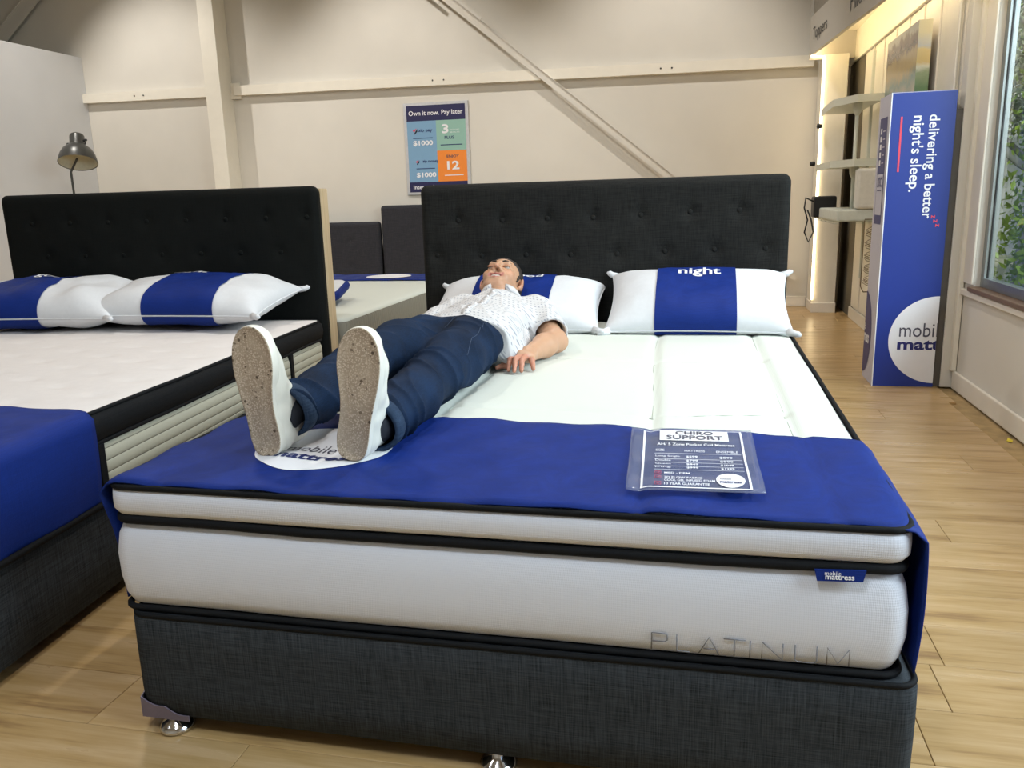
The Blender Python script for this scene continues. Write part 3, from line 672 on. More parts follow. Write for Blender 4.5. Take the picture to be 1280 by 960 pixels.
# ---- pillows
def pillow_fn(a, b_, T, seed, flat_b=.55):
    def f(u, v, side):
        au, av = abs(u), abs(v)
        x = a * u * (1 - .055 * (1 - v * v) * au ** 3); y = b_ * v * (1 - .06 * (1 - u * u) * av ** 3)
        th = T * (max(0, (1 - au ** 3.4)) * max(0, (1 - av ** 3.0))) ** .5
        P_ = np.array([[x, y, 0.0]]); n_ = float(vnoise(P_, 8, seed)[0]) * .12 + float(vnoise(P_, 22, seed + 1)[0]) * .045
        # creases running in from the corners
        cr = math.sin((u * 2.2 + v * (1.6 if seed % 2 else -1.6)) * 4 + seed) * .04 * (au * av)
        z = side * th * (1 + n_ + cr) * (1 if side > 0 else flat_b)
        if au > .98 and av > .98: x *= 1.015; y *= 1.02
        return x, y, z
    return f
def pillow(lab, group, loc, rx, rz, a, b_, T, seed, band=(-.4, .42), word='night', tv=.45, flat_b=.6, tw=.22, tu=0.02, ry=0):
    root = empty('pillow', loc, 0, lab, 'pillow', group); root.rotation_euler = (rx, ry, rz)
    f = pillow_fn(a, b_, T, seed, flat_b); nu, nv = 56, 36; V, F = [], []
    g_ = lambda k, n: math.sin((-1 + 2 * k / n) * PI / 2)
    def add(u0, u1, n1, n2, side, off, uni=False):
        o_ = len(V)
        for j in range(n2 + 1):
            for i in range(n1 + 1):
                u = (u0 + (u1 - u0) * i / n1) if uni else g_(i, n1); v = g_(j, n2); x, y, z = f(u, v, side); V.append((x, y * (1 + off * .6 / b_), z + side * off))
        for j in range(n2):
            for i in range(n1): q = o_ + j * (n1 + 1) + i; F.append((q, q + 1, q + n1 + 2, q + n1 + 1) if side > 0 else (q + n1 + 1, q + n1 + 2, q + 1, q))
    add(-1, 1, nu, nv, 1, .0); add(-1, 1, nu, nv, -1, 0)
    link_mesh('cushion', V, F, 'white_fabric', root, True)
    V, F = [], []; add(band[0], band[1], 24, nv, 1, .004, True); add(band[0], band[1], 24, nv, -1, .004, True)
    o_ = link_mesh('sleeve_band', V, F, 'blue_fabric', root, True)
    # seam piping and ears
    pth = [f(g_(i, 40), -1, 1) for i in range(41)] + [f(1, g_(i, 24), 1) for i in range(1, 25)] + [f(g_(40 - i, 40), 1, 1) for i in range(1, 41)] + [f(-1, g_(24 - i, 24), 1) for i in range(1, 24)]
    tube('seam', pth, .0035, 'white_fabric', root, 6, True)
    for sx in (-1, 1):
        for sy in (-1, 1):
            c_ = Vector(f(sx, sy, 1)); d_ = Vector((sx * .8, sy * .5, 0)).normalized()
            tube('corner_ear', [c_ - d_ * .03, c_, c_ + d_ * .012 + Vector((0, 0, .004)), c_ + d_ * .024 + Vector((0, 0, .002))], .012, 'white_fabric', root, 8, taper=[.016, .013, .012, .006])
    if word:
        def tf(x, y):
            u = tu + x / a; v = tv + y / b_; X, Y, Z = f(u, v, 1); return (X, Y, Z + .0062)
        text('lettering', word, 'white_print', o_, w=tw, fn=tf, at=(0, 0), align='C', bold=.022, cuts=5)
    return root
G = 'white pillows with blue sleeve bands'
pillow('plump pillow with blue band reading night, right side of the front bed', G, (1.18, 2.065, .662), math.radians(27), 0, .362, .21, .092, 3, (-.45, .42), 'night', .36, .62, .17)
pillow('pillow with blue band beneath the man\'s head on the front bed', G, (.425, 2.07, .640), math.radians(18), math.radians(2), .365, .22, .105, 4, (-.48, .43), 'good', .4, .62, .15, .08)

# ---- left bed
LR = math.radians(4.5); LO = (-1.925, -.133, 0)
lb = empty('divan_bed', LO, LR, 'dark divan base at far left with black buttoned headboard on a pine frame', 'bed')
loft('base_box', 1.53, 2.27, .035, [(.036, .012), (.042, .002), (.15, 0), (.285, 0), (.295, .006)], 'linen', lb, (True, True))
ring('base_welt', 1.54, 2.27, .035, .298, -.002, .009, 'piping', lb)
MT['hb_left'] = linen('black_linen_dark', '060807', '101312')
bt2 = [(.04 + .204 * k + .02, 1.04) for k in range(8)] + [(.09 + .204 * k + .03, .88) for k in range(7)]
headboard(lb, -.10, 1.542, 2.28, .05, .30, 1.182, 'hb_left', bt2, dep=.008)
box('headboard_frame', -.09, 1.545, 2.333, 2.425, .0, 1.17, 'pine', lb, .002)
for x_, y_ in ((.1, .06), (1.43, .06), (1.43, 1.1), (1.43, 2.1)): glide(x_, y_, lb)
lm = empty('mattress', LO, LR, 'white tufted mattress with wide black band and grey ribbed sides on the left bed', 'mattress')
MT['ribbed'] = grooved('grey_ribbed_side', 'b9b6a4', 'Z', .034, 1.0, .006, .8, .72)
loft('border_panel', 1.53, 2.27, .05, [(.31, .018), (.318, .004), (.34, -.002), (.43, -.002), (.458, .006), (.464, .014)], 'ribbed', lm, (True, False))
loft('black_band', 1.53, 2.27, .05, [(.466, .012), (.475, -.006), (.51, -.012), (.54, -.008), (.552, .006)], 'piping', lm, (False, False), .003, 7)
ring('piping', 1.53, 2.27, .05, .466, .0, .007, 'piping', lm, .002, 8); ring('piping', 1.53, 2.27, .05, .553, .004, .006, 'piping', lm, .003, 7); ring('piping', 1.53, 2.27, .05, .312, .004, .008, 'piping', lm)
for y_ in (.53, 1.86):
    bm = bmesh.new(); bx(bm, 1.524, 1.540, y_ - .014, y_ + .014, .315, .464, .002); bm_obj('side_strap', bm, 'piping', lm)
V, F = [], []; nx, ny = 90, 130
def tuft(x, y):
    z = .014 * (1 - math.exp(-max(0, min(x, 1.53 - x, y, 2.27 - y)) / .06))
    for i in range(8):
        xc = .12 + .185 * i
        if abs(x - xc) < .1:
            j = round((y - (.1 if i % 2 else .2)) / .2); yc = (.1 if i % 2 else .2) + .2 * j
            d2 = ((x - xc) / 1.6) ** 2 + (y - yc) ** 2; z -= .007 * math.exp(-d2 / .0007)
    return z + .0015 * math.sin(x * 13) * math.sin(y * 11)
for j in range(ny + 1):
    for i in range(nx + 1):
        x = .008 + 1.514 * i / nx; y = .008 + 2.254 * j / ny
        cx_, cy_ = abs(x - .765) - (.765 - .05), abs(y - 1.135) - (1.135 - .05)
        if cx_ > 0 and cy_ > 0:
            m_ = max(cx_, cy_) / math.hypot(cx_, cy_); x = .765 + math.copysign(.715 + cx_ * m_, x - .765); y = 1.135 + math.copysign(1.085 + cy_ * m_, y - 1.135)
        V.append((x, y, .552 + tuft(x, y)))
for j in range(ny):
    for i in range(nx): a = j * (nx + 1) + i; F.append((a, a + 1, a + nx + 2, a + nx + 1))
link_mesh('top_panel', V, F, plain('cream_quilt', 'd8d2cf', .8, nscale=40, var=.02, bump=.2), lm, True)
lr = runner('bed_runner', '', None, 1.53, lambda x: -.008, lambda x: .50 + .03 * math.sin(x * 2), .556, .30, lambda x, y: tuft(x, y) * .6 + .006)
lr.location = LO; lr.rotation_euler = (0, 0, LR); tag(lr, 'blue cloth runner over the foot of the left bed', 'bed runner')
pillow('pillow with blue band nearer the right edge of the left bed', G, (-1.085, 2.0, .672), math.radians(8), math.radians(1), .43, .24, .116, 5, (-.29, .52), 'night', .42, .62, .17, -.15)
pillow('pillow with blue band at the left edge, cut by the photo frame', G, (-1.80, 1.93, .665), math.radians(8), math.radians(6), .43, .24, .12, 7, (-.55, .2), 'good', .42, .62, .17, -.1)

# ---- third bed behind the headboards
b3 = empty('divan_bed', (-2.08, 2.44, 0), 0, 'low grey base of the bed seen in the gap between headboards', 'bed')
loft('base_box', 1.53, 2.27, .035, [(.036, .01), (.042, .002), (.15, 0), (.255, 0), (.26, .006)], 'linen', b3, (True, True))
m3 = empty('mattress', (-2.08, 2.44, 0), 0, 'white mattress with grey ribbed side seen between the two headboards', 'mattress')
MT['ribv'] = grooved('grey_vertical_ribs', '858276', 'Y', .03, .9, .006, .85, .6)
loft('border_panel', 1.53, 2.27, .05, [(.262, .014), (.27, .0), (.39, -.004), (.50, .0), (.518, .01)], 'ribv', m3, (True, False))
loft('top_panel', 1.53, 2.27, .05, [(.512, .004), (.522, .006), (.530, .02), (.534, .06), (.535, .2), (.535, .5)], 'top_knit', m3, (False, True))
r3 = runner('bed_runner', '', None, 1.53, lambda x: 0, lambda x: .44, .540, .33, lambda x, y: .004)
r3.location = (-2.08, 4.275, 0); tag(r3, 'blue cloth runner at the far end of the bed behind', 'bed runner')
disc('logo_circle', .99, .2, .17, .16, 'white_print', r3, fn=lambda x, y: (x, y, .549 + .012 * math.exp(-((x - .99) ** 2 + (y - .2) ** 2) / .02)), rings=5, n=32)
pl = empty('pillow', (-1.13, 2.98, .585), 0, 'flat white pillow with blue gusset on the bed behind', 'pillow'); pl.rotation_euler = (math.radians(6), math.radians(-4), math.radians(12))
loft('gusset', .66, .42, .07, [(-.03, .03), (-.018, .006), (0, 0), (.018, .006), (.026, .02)], 'blue_fabric', pl, (True, False))
loft('cushion', .66, .42, .07, [(.02, .015), (.032, .03), (.042, .07), (.05, .14), (.052, .2)], 'white_fabric', pl, (False, True))
for o_ in pl.children: o_.location = (-.33, -.21, 0)

# ---- spare headboards leaning on the back wall
for nm, x0, x1, h_, lab in (('headboard', -3.3, -2.045, .90, 'shorter charcoal buttoned headboard leaning against the back wall'), ('headboard', -2.02, -.45, 1.06, 'taller charcoal headboard on the back wall beside the poster')):
    r = empty('spare_headboard', (0, 0, 0), 0, lab, 'headboard')
    bb = [(x1 - .33 - .28 * k, h_ - .2) for k in range(3)] + [(x1 - .33 - .28 * k, h_ - .45) for k in range(3)]
    headboard(r, x0, x1, 6.74, .07, .0, h_, 'grey_linen', bb, dep=.008)
    r.rotation_euler = (0, 0, 0)

# ---- poster on the back wall
po = empty('poster', (-1.432, WY - .02, 1.61), 0, 'framed finance poster with blue, green and orange squares on the back wall', 'poster')
box('poster_frame', -.342, .342, .0, .02, -.452, .452, plain('silver_frame', 'cfd0d3', .35, .3), po, .003)
pm = frame((0, -.0015, 0), (1, 0, 0), (0, 0, 1)); pm2 = frame((0, -.003, 0), (1, 0, 0), (0, 0, 1))
for x0, x1, y0, y1, c_ in ((-.31, .31, .275, .425, '232350'), (-.31, 0, -.02, .275, '7ba3c4'), (0, .31, -.02, .275, '8fb8ab'), (-.31, 0, -.325, -.02, '7ba3c4'), (0, .31, -.325, -.02, 'ee8a34'), (-.31, .31, -.425, -.325, '232350')):
    flat('print_square', x0, x1, y0, y1, plain('print_' + c_, c_, .5, var=.01, bump=0), po, mtx=pm)
def pt_(s, m, w_, at, h=None, b_=.015): text('lettering', s, m, po, w=w_, h=h, mtx=pm2, at=at, bold=b_)
pt_('Own it now. Pay later', 'white_print', .57, (-.285, .33)); pt_('$1000', 'white_print', .21, (-.25, .03), .055, .03); pt_('$1000', 'white_print', .21, (-.23, -.285), .055, .03)
pt_('3', 'white_print', .07, (.06, .145), .09, .03); pt_('12', 'white_print', .13, (.1, -.21), .085, .03); pt_('PLUS', 'navy', .1, (.085, .09), .03); pt_('ENJOY', 'grey_ink', .13, (.1, -.10), .035)
pt_('zip pay', 'navy', .15, (-.19, .16), .04); pt_('zip money', 'navy', .17, (-.16, -.14), .035)
pt_('MONTHS INTEREST', 'white_print', .1, (.145, .17), .014, 0); pt_('FREE AT ALL TIMES', 'white_print', .1, (.145, .148), .012, 0)
for x0, x1, z_ in ((-.25, -.04, .105), (-.23, -.03, -.195)): flat('rule_line', x0, x1, z_, z_ + .007, 'navy', po, mtx=pm2)
flat('rule_line', .04, .27, .03, .038, 'navy', po, mtx=pm2); flat('rule_line', .07, .27, -.27, -.262, 'white_print', po, mtx=pm2)
pt_('Interest free', 'white_print', .3, (-.27, -.395), .04)
for x_, z_, s_ in ((-.25, .155, 1), (-.235, -.145, .8)):
    link_mesh('tick_logo', [pm2 @ Vector((x_ + a * s_, z_ + b_ * s_, 0)) for a, b_ in ((0, .02), (.015, 0), (.05, .045), (.05, .02), (.02, -.01))], [(4, 1, 3), (1, 2, 3)], 'black', po)
    link_mesh('tick_logo', [pm2 @ Vector((x_ + a * s_, z_ + b_ * s_, 0)) for a, b_ in ((0, .03), (.045, .05), (.015, .012))], [(2, 1, 0)], 'red_print', po)

# ---- floor lamp by the partition
la = empty('floor_lamp', (-4.85, 5.8, 0), 0, 'dark grey dome floor lamp behind the left headboard', 'floor lamp')
lathe('lamp_base', [(0, 0), (.14, 0), (.145, .008), (.14, .02), (.02, .03)], 'dark_metal', la)
tube('pole', [(0, 0, .02), (0, 0, 1.0), (.0, 0, 1.47), (.04, .03, 1.56), (.07, .03, 1.6)], .011, 'dark_metal', la, 10)
rt_ = Matrix.Rotation(math.radians(-11), 4, 'Y') @ Matrix.Rotation(math.radians(-20), 4, 'X') @ Matrix.Diagonal((.86, .86, 1, 1))
hd = (.10, 0, 1.60)
lathe('lamp_shade', [(.205, -.05), (.2, -.015), (.185, .03), (.155, .08), (.11, .115), (.085, .125), (.08, .14), (.078, .225), (.07, .24), (.0, .245)], 'dark_metal', la, 36, hd, rt_, False)
lathe('shade_lining', [(.200, -.047), (.195, -.015), (.18, .025), (.15, .073), (.1, .108), (.0, .115)][::-1], plain('cream_enamel', 'cfcdbb', .5), la, 36, hd, rt_, False)
lathe('shade_rim', [(.206, -.052), (.208, -.046), (.203, -.043)], 'dark_metal', la, 36, hd, rt_, False)
for sx in (-1, 1):
    c_ = Vector(hd) + rt_ @ Vector((sx * .09, 0, .14)); tube('bracket', [c_ + Vector((0, 0, .03)), c_ + Vector((sx * .02, 0, 0)), c_ + Vector((0, 0, -.04))], .006, 'black', la, 6)
    tube('wing_nut', [c_ + Vector((0, 0, .02)), c_ + Vector((sx * .035, 0, .025))], .012, 'black', la, 8)

# ================================================================ shelves and box
sh = empty('shelving_unit', (0, 0, 0), 0, 'white wall shelving with three shelves beside the glowing column', 'shelving')
MT['shelf'] = plain('pale_shelf', 'ced0c2', .4, var=.02, bump=.03)
for z_, y0, y1, x0 in ((1.71, 5.15, 6.28, 2.17), (1.262, 5.05, 6.3, 2.155)):
    V = []; pts = [(2.45, y0), (x0 + .1, y0), (x0 - .02, y0 + .32), (x0, y1), (2.45, y1)]
    for dz in (0, .032): V += [(px_, py_, z_ + dz) for px_, py_ in pts]
    link_mesh('shelf', V, [(0, 1, 2, 3, 4), (9, 8, 7, 6, 5)] + [(k, k + 5, (k + 1) % 5 + 5, (k + 1) % 5) for k in range(5)], 'shelf', sh)
    link_mesh('shelf_lip', [(px_ - .004, py_ - .004, z_ + dz) for dz in (-.012, .04) for px_, py_ in pts[:4]] + [(px_ + .012, py_ + .012, z_ + dz) for dz in (-.012, .04) for px_, py_ in pts[:4]],
              [(0, 4, 5, 1), (1, 5, 6, 2), (2, 6, 7, 3), (8, 9, 13, 12), (9, 10, 14, 13), (10, 11, 15, 14), (4, 12, 13, 5), (5, 13, 14, 6), (6, 14, 15, 7), (0, 1, 9, 8), (1, 2, 10, 9), (2, 3, 11, 10), (0, 8, 12, 4), (3, 7, 15, 11)], 'shelf', sh)
bm = bmesh.new(); bx(bm, 2.13, 2.45, 5.0, 6.25, .85, .865, .002); bm_obj('shelf', bm, 'glass', sh)
for x_ in (2.3,):
    for y_ in (5.35,):
        tube('upright', [(x_, y_, .865), (x_, y_, 1.71)], .014, 'shelf', sh, 8)
        for zt_ in (1.262, 1.71): lathe('bracket', [(.014, zt_ - .09), (.03, zt_ - .06), (.034, zt_ - .01), (.034, zt_)], 'shelf', sh, 12, (x_, y_, 0))
box('upright', 2.43, 2.45, 5.6, 5.63, .4, 2.1, 'shelf', sh)
# goods
bm = bmesh.new(); bx(bm, 2.15, 2.44, 5.02, 5.95, .866, .95, .012, 2)
tag(bm_obj('boxed_pillow', bm, plain('pale_green_pack', 'c9cec6', .5)), 'pale flat packed pillow lying on the lowest shelf', 'packed pillow')
bg_ = empty('shoulder_bag', (2.16, 6.08, .952), 0, 'small black bag with hanging strap on the lowest shelf', 'bag')
box('bag_body', -.05, .13, -.1, .08, -.085, .09, 'black', bg_, .015, 2)
tube('strap', [(-.055, -.1, .05), (-.12, -.14, .08), (-.13, -.15, .0), (-.10, -.15, -.10), (-.12, -.15, -.20), (-.085, -.15, -.28), (-.05, -.15, -.2), (-.07, -.14, -.10), (-.1, -.12, -.02)], .007, 'black', bg_, 6)
bm = bmesh.new(); bx(bm, 2.27, 2.42, 5.0, 5.12, .951, 1.235, .02, 2)
tag(bm_obj('memory_pillow_pack', bm, plain('white_pack', 'd5d3cb', .6)), 'upright white package standing behind the tall blue box', 'package')
for z_, x_, yv in ((1.31, 2.10, 6.2), (1.63, 2.17, 6.44)):
    tag(lathe('cap', [(0, -.02), (.02, -.018), (.024, 0), (.02, .018), (0, .02)], 'black', None, 12, (x_ + .01, yv, z_)), 'small black cap at the left tip of the %s shelf' % ('middle' if z_ < 1.5 else 'top'), 'cap')
rk = empty('wire_rack', (2.40, 5.02, .86), 0, 'thin bronze wire rack hanging below the lowest shelf', 'rack')
MT['bronze'] = plain('bronze_wire', '6e6047', .4, .5)
multi_tube('wire_frame', [[(-.06, 0, 0), (-.06, 0, -.46), (-.04, 0, -.5), (.04, 0, -.5)], [(.04, 0, 0), (.04, 0, -.5)], [(-.06, 0, 0), (-.06, .0, .02), (.04, 0, .02)]], .004, 'bronze', rk)
multi_tube('wire_loops', [[(-.05 + .08 * (.5 + .5 * math.sin(k * 1.3 + i)), .01 * math.cos(k), -.02 - .018 * k) for k in range(26)] for i in range(3)], .0022, 'bronze', rk)
# picture-printed display carton above
pc = empty('display_carton', (2.375, 4.0, 1.60), 0, 'upright display carton printed with a coastal scene above the blue box', 'carton')
b = NB('landscape_print'); co = b.coords((1, 1, 1)); sep = b.n('SeparateXYZ'); b.l(co, sep.inputs[0])
nz_ = b.noise(co, 9, 5, .65); hz = b.math('ADD', sep.outputs['Z'], b.math('MULTIPLY', b.math('SUBTRACT', nz_, .5), .16))
b.base(b.ramp(b.math('MULTIPLY', hz, 2.2), [(.05, lin('a9a79a')), (.25, lin('6f8a86')), (.42, lin('b5a06e')), (.58, lin('a8956d')), (.66, lin('75655c')), (.8, lin('8a7a6c')), (.86, lin('b9b3a2'))]), .15); MT['scene1'] = b.m
b = NB('seaside_print'); co = b.coords(); sep = b.n('SeparateXYZ'); b.l(co, sep.inputs[0]); nz_ = b.noise(b.coords((12, 12, 30)), 1, 4, .6)
hz = b.math('ADD', sep.outputs['Z'], b.math('MULTIPLY', b.math('SUBTRACT', nz_, .5), .07))
b.base(b.ramp(b.math('MULTIPLY', hz, 2.4), [(.12, lin('6f8f6a')), (.32, lin('9dad8d')), (.40, lin('dfe0d0')), (.46, lin('d8c48c')), (.62, lin('e0cf9a')), (.68, lin('c9ced0')), (.85, lin('dcd6b8'))]), .15); MT['scene2'] = b.m
link_mesh('side_print', [(0, .81, 0), (0, 0, 0), (0, 0, .42), (0, .81, .42)], [(0, 1, 2, 3)], 'scene1', pc)
link_mesh('front_print', [(0, 0, 0), (.072, .0, 0), (.072, .0, .42), (0, 0, .42)], [(0, 1, 2, 3)], 'scene2', pc)
box('carton_body', .002, .072, .002, .808, 0, .419, 'lilac_card', pc, 0)
sb = box('carton_shelf', .0, .1, -.0, .82, -.03, -.004, 'shelf', pc)

# ---- tall blue box
cb = empty('mattress_box', (2.158, 3.5, 0), 0, 'tall blue mattress carton standing upright by the window corner', 'carton'); BW, BH = .317, 1.583
box('carton_core', .001, BW, .001, .30, 0, BH, 'lilac_card', cb, .002)
fb = frame((0, -.0008, 0), (1, 0, 0), (0, 0, 1)); fb2 = frame((0, -.0016, 0), (1, 0, 0), (0, 0, 1)); fb3 = frame((0, -.0024, 0), (1, 0, 0), (0, 0, 1))
flat('front_face', .004, BW, .004, BH - .003, 'blue_print', cb, mtx=fb)
box('top_face', .003, BW, .003, .30, BH, BH + .001, 'blue_print', cb, 0)
disc('logo_circle', BW, .268, .247, .243, MT['white_print'], cb, mtx=fb2, clip=BW - .0005, n=96)
text('lettering', 'mobile', 'grey_ink', cb, w=.245, h=.078, mtx=fb3, at=(.124, .285), clip=BW - .001); text('lettering', 'mattress', 'navy_print', cb, w=.41, h=.056, mtx=fb3, at=(.118, .212), bold=.03, clip=BW - .001)
rm = fb3 @ Matrix.Rotation(-PI / 2, 4, 'Z')
def rtx(s, w_, x, z, m='white_print', h=None, b_=.012): text('lettering', s, m, cb, w=w_, h=h, mtx=fb3 @ Matrix.Translation((x, z, 0)) @ Matrix.Rotation(-PI / 2, 4, 'Z'), at=(0, 0), bold=b_)
rtx('delivering a better', .535, .192, 1.465); rtx("night's sleep.", .39, .115, 1.462); rtx('z', .018, .238, .948, 'red_print'); rtx('z', .018, .250, .925, 'red_print'); rtx('z', .018, .262, .902, 'red_print')
flat('red_line', .050, .060, 1.178, 1.46, 'red_print', cb, mtx=fb3)
# left face label
lf = frame((-.0006, .30, 0), (0, -1, 0), (0, 0, 1)); lf2 = frame((-.0014, .30, 0), (0, -1, 0), (0, 0, 1)); lf3 = frame((-.0022, .30, 0), (0, -1, 0), (0, 0, 1))
flat('label_panel', .055, .235, .90, 1.47, 'navy_print', cb, mtx=lf); flat('label_field', .066, .224, .95, 1.17, 'lilac_card', cb, mtx=lf2)
for k in range(5): flat('label_tile', .085, .125, 1.385 - .042 * k, 1.415 - .042 * k, 'white_print', cb, mtx=lf2); flat('label_rule', .15, .205, 1.395 - .042 * k, 1.402 - .042 * k, 'lilac_card', cb, mtx=lf2)
text('lettering', 'DSC', 'navy_print', cb, w=.115, h=.055, mtx=lf3, at=(.087, 1.1), bold=.03); flat('label_rule', .09, .2, 1.08, 1.085, 'navy_print', cb, mtx=lf3)
disc('logo_circle', .0, .27, .19, .24, 'navy_print', cb, mtx=lf, clipmin=.001, n=64)
text('lettering', 'e', 'white_print', cb, w=.03, h=.04, mtx=lf2, at=(.01, .285)); text('lettering', 'ress', 'white_print', cb, w=.13, h=.05, mtx=lf2, at=(.01, .215), bold=.03)
for z_ in (0.0,): box('tape_edge', -.001, .004, -.001, .003, .0, BH, 'white_print', cb, 0)
tag(box('dark_strip', 2.478, 2.514, 3.52, 3.58, 0, 1.49, plain('dark_grey_strip', '57524c', .7), None, .002), 'dark grey upright strip in the gap beside the blue box', 'board')  # plain dark strip filling the dark band between box and trim
# fallen leaf in the floor gap
tag(link_mesh('leaf', [(2.53, 2.50, -.010), (2.545, 2.53, -.004), (2.56, 2.515, -.008), (2.55, 2.485, -.010), (2.535, 2.47, -.006)], [(0, 3, 2, 1), (0, 4, 3)], plain('yellow_leaf', 'd8c23a', .6)), 'small yellow leaf in the floor gap under the window', 'leaf')

# ================================================================ PERSON
class SDF:
    """signed distance field on a grid, smooth unions of rounded cones and ellipsoids, meshed by surface nets"""
    def __init__(s, lo, hi, h):
        s.lo = np.array(lo, float); s.h = h; s.n = np.ceil((np.array(hi) - s.lo) / h).astype(int) + 1
        s.d = np.full(s.n, .2, np.float32); s.ax = [s.lo[i] + h * np.arange(s.n[i]) for i in range(3)]
    def win(s, lo, hi, pad):
        a = np.clip(np.floor((np.array(lo) - pad - s.lo) / s.h).astype(int), 0, s.n - 1); b_ = np.clip(np.ceil((np.array(hi) + pad - s.lo) / s.h).astype(int) + 1, 1, s.n)
        sl = tuple(slice(a[i], max(b_[i], a[i] + 1)) for i in range(3))
        X = s.ax[0][sl[0]][:, None, None]; Y = s.ax[1][sl[1]][None, :, None]; Z = s.ax[2][sl[2]][None, None, :]
        return sl, X, Y, Z
    def comb(s, sl, d2, k, op='u'):
        d1 = s.d[sl]
        if op == 'u': h_ = np.clip(.5 + .5 * (d1 - d2) / k, 0, 1); r = d1 * (1 - h_) + d2 * h_ - k * h_ * (1 - h_)
        else: h_ = np.clip(.5 - .5 * (d1 + d2) / k, 0, 1); r = d1 * (1 - h_) - d2 * h_ + k * h_ * (1 - h_)
        s.d[sl] = r
    def cone(s, a, b_, r1, r2, k=.02, op='u'):
        a, b_ = np.array(a, float), np.array(b_, float); R_ = max(r1, r2)
        sl, X, Y, Z = s.win(np.minimum(a, b_) - R_, np.maximum(a, b_) + R_, k * 2 + .01); v = b_ - a; vv = v @ v
        t_ = np.clip(((X - a[0]) * v[0] + (Y - a[1]) * v[1] + (Z - a[2]) * v[2]) / vv, 0, 1)
        d_ = np.sqrt((X - a[0] - t_ * v[0]) ** 2 + (Y - a[1] - t_ * v[1]) ** 2 + (Z - a[2] - t_ * v[2]) ** 2) - (r1 + (r2 - r1) * t_)
        s.comb(sl, d_, k, op); return s
    def chain(s, pts, rad, k=.015, op='u'):
        for i in range(len(pts) - 1): s.cone(pts[i], pts[i + 1], rad[i], rad[i + 1], k, op)
        return s
    def ell(s, c_, r, k=.02, op='u', R_=None):
        c_ = np.array(c_, float); r = np.array(r, float); m_ = r.max()
        sl, X, Y, Z = s.win(c_ - m_, c_ + m_, k * 2 + .01); x, y, z = X - c_[0], Y - c_[1], Z - c_[2]
        if R_ is not None:
            q = [x * R_[i][0] + y * R_[i][1] + z * R_[i][2] for i in range(3)]
        else: q = [x, y, z]
        k0 = np.sqrt(sum((q[i] / r[i]) ** 2 for i in range(3))); k1 = np.sqrt(sum((q[i] / r[i] ** 2) ** 2 for i in range(3))) + 1e-9
        s.comb(sl, k0 * (k0 - 1) / k1, k, op); return s
    def cut(s, p, n_):
        n_ = np.array(n_, float); n_ /= np.linalg.norm(n_)
        X = s.ax[0][:, None, None]; Y = s.ax[1][None, :, None]; Z = s.ax[2][None, None, :]
        s.d = np.maximum(s.d, ((X - p[0]) * n_[0] + (Y - p[1]) * n_[1] + (Z - p[2]) * n_[2]).astype(np.float32)); return s
    def mesh(s):
        d = s.d; inn = d < 0; S = [slice(0, -1), slice(1, None)]
        cnt = sum(inn[S[a], S[b_], S[c_]].astype(np.int8) for a in (0, 1) for b_ in (0, 1) for c_ in (0, 1))
        act = (cnt > 0) & (cnt < 8); I = np.argwhere(act); idx = -np.ones(act.shape, np.int32); idx[act] = np.arange(len(I))
        P = np.zeros((len(I), 3)); Nn = np.zeros(len(I))
        cor = [(a, b_, c_) for a in (0, 1) for b_ in (0, 1) for c_ in (0, 1)]
        for i, a in enumerate(cor):
            for b_ in cor[i + 1:]:
                if sum(abs(a[k] - b_[k]) for k in range(3)) != 1: continue
                da = d[I[:, 0] + a[0], I[:, 1] + a[1], I[:, 2] + a[2]]; db = d[I[:, 0] + b_[0], I[:, 1] + b_[1], I[:, 2] + b_[2]]
                m_ = (da < 0) != (db < 0); t_ = np.where(m_, da / np.where(m_, da - db, 1), 0)
                for k in range(3): P[:, k] += np.where(m_, a[k] + (b_[k] - a[k]) * t_, 0)
                Nn += m_
        V = s.lo + (I + P / Nn[:, None]) * s.h; F = []
        for ax in range(3):
            o1, o2 = [(1, 2), (2, 0), (0, 1)][ax]
            sa = [slice(None)] * 3; sb = [slice(None)] * 3; sa[ax] = slice(0, -1); sb[ax] = slice(1, None)
            A_, B_ = inn[tuple(sa)], inn[tuple(sb)]; E_ = np.argwhere(A_ != B_)
            E_ = E_[(E_[:, o1] > 0) & (E_[:, o2] > 0) & (E_[:, o1] < s.n[o1] - 1) & (E_[:, o2] < s.n[o2] - 1)]
            fl_ = A_[E_[:, 0], E_[:, 1], E_[:, 2]]
            def g(q1, q2): Q = E_.copy(); Q[:, o1] -= q1; Q[:, o2] -= q2; return idx[Q[:, 0], Q[:, 1], Q[:, 2]]
            q = np.stack([g(1, 1), g(0, 1), g(0, 0), g(1, 0)], 1); q[~fl_] = q[~fl_][:, ::-1]; F.append(q)
        F = np.concatenate(F); F = F[(F >= 0).all(1)]; return V, F
def normals(V, F):
    n_ = np.cross(V[F[:, 2]] - V[F[:, 0]], V[F[:, 3]] - V[F[:, 1]]); N = np.zeros_like(V)
    for k in range(4): np.add.at(N, F[:, k], n_)
    return N / (np.linalg.norm(N, axis=1)[:, None] + 1e-12)

MAN = empty('person', (.43, 1.1, .56), 0, 'man in white patterned shirt, jeans and white sneakers lying on the front bed', 'person')
def child(name, V, F, mat, smooth=True, parent=None):
    o_ = np_mesh(name, np.asarray(V) - np.array([.43, 1.1, .56]), F, mat, parent or MAN, smooth); return o_
def unit(v): v = np.array(v, float); return v / np.linalg.norm(v)
# head frame: e towards his left ear, n out of the face, u to the crown
HE = unit((1, -.013, 0.0)); HU = np.array((.01, .835, .55)); HU = unit(HU - HE * (HU @ HE)); HN = np.cross(HE, HU); HO = np.array((.402, 1.885, .758))
HR = [tuple(HE), tuple(HN), tuple(HU)]
hp = lambda x, y, z: HO + x * HE + y * HN + z * HU
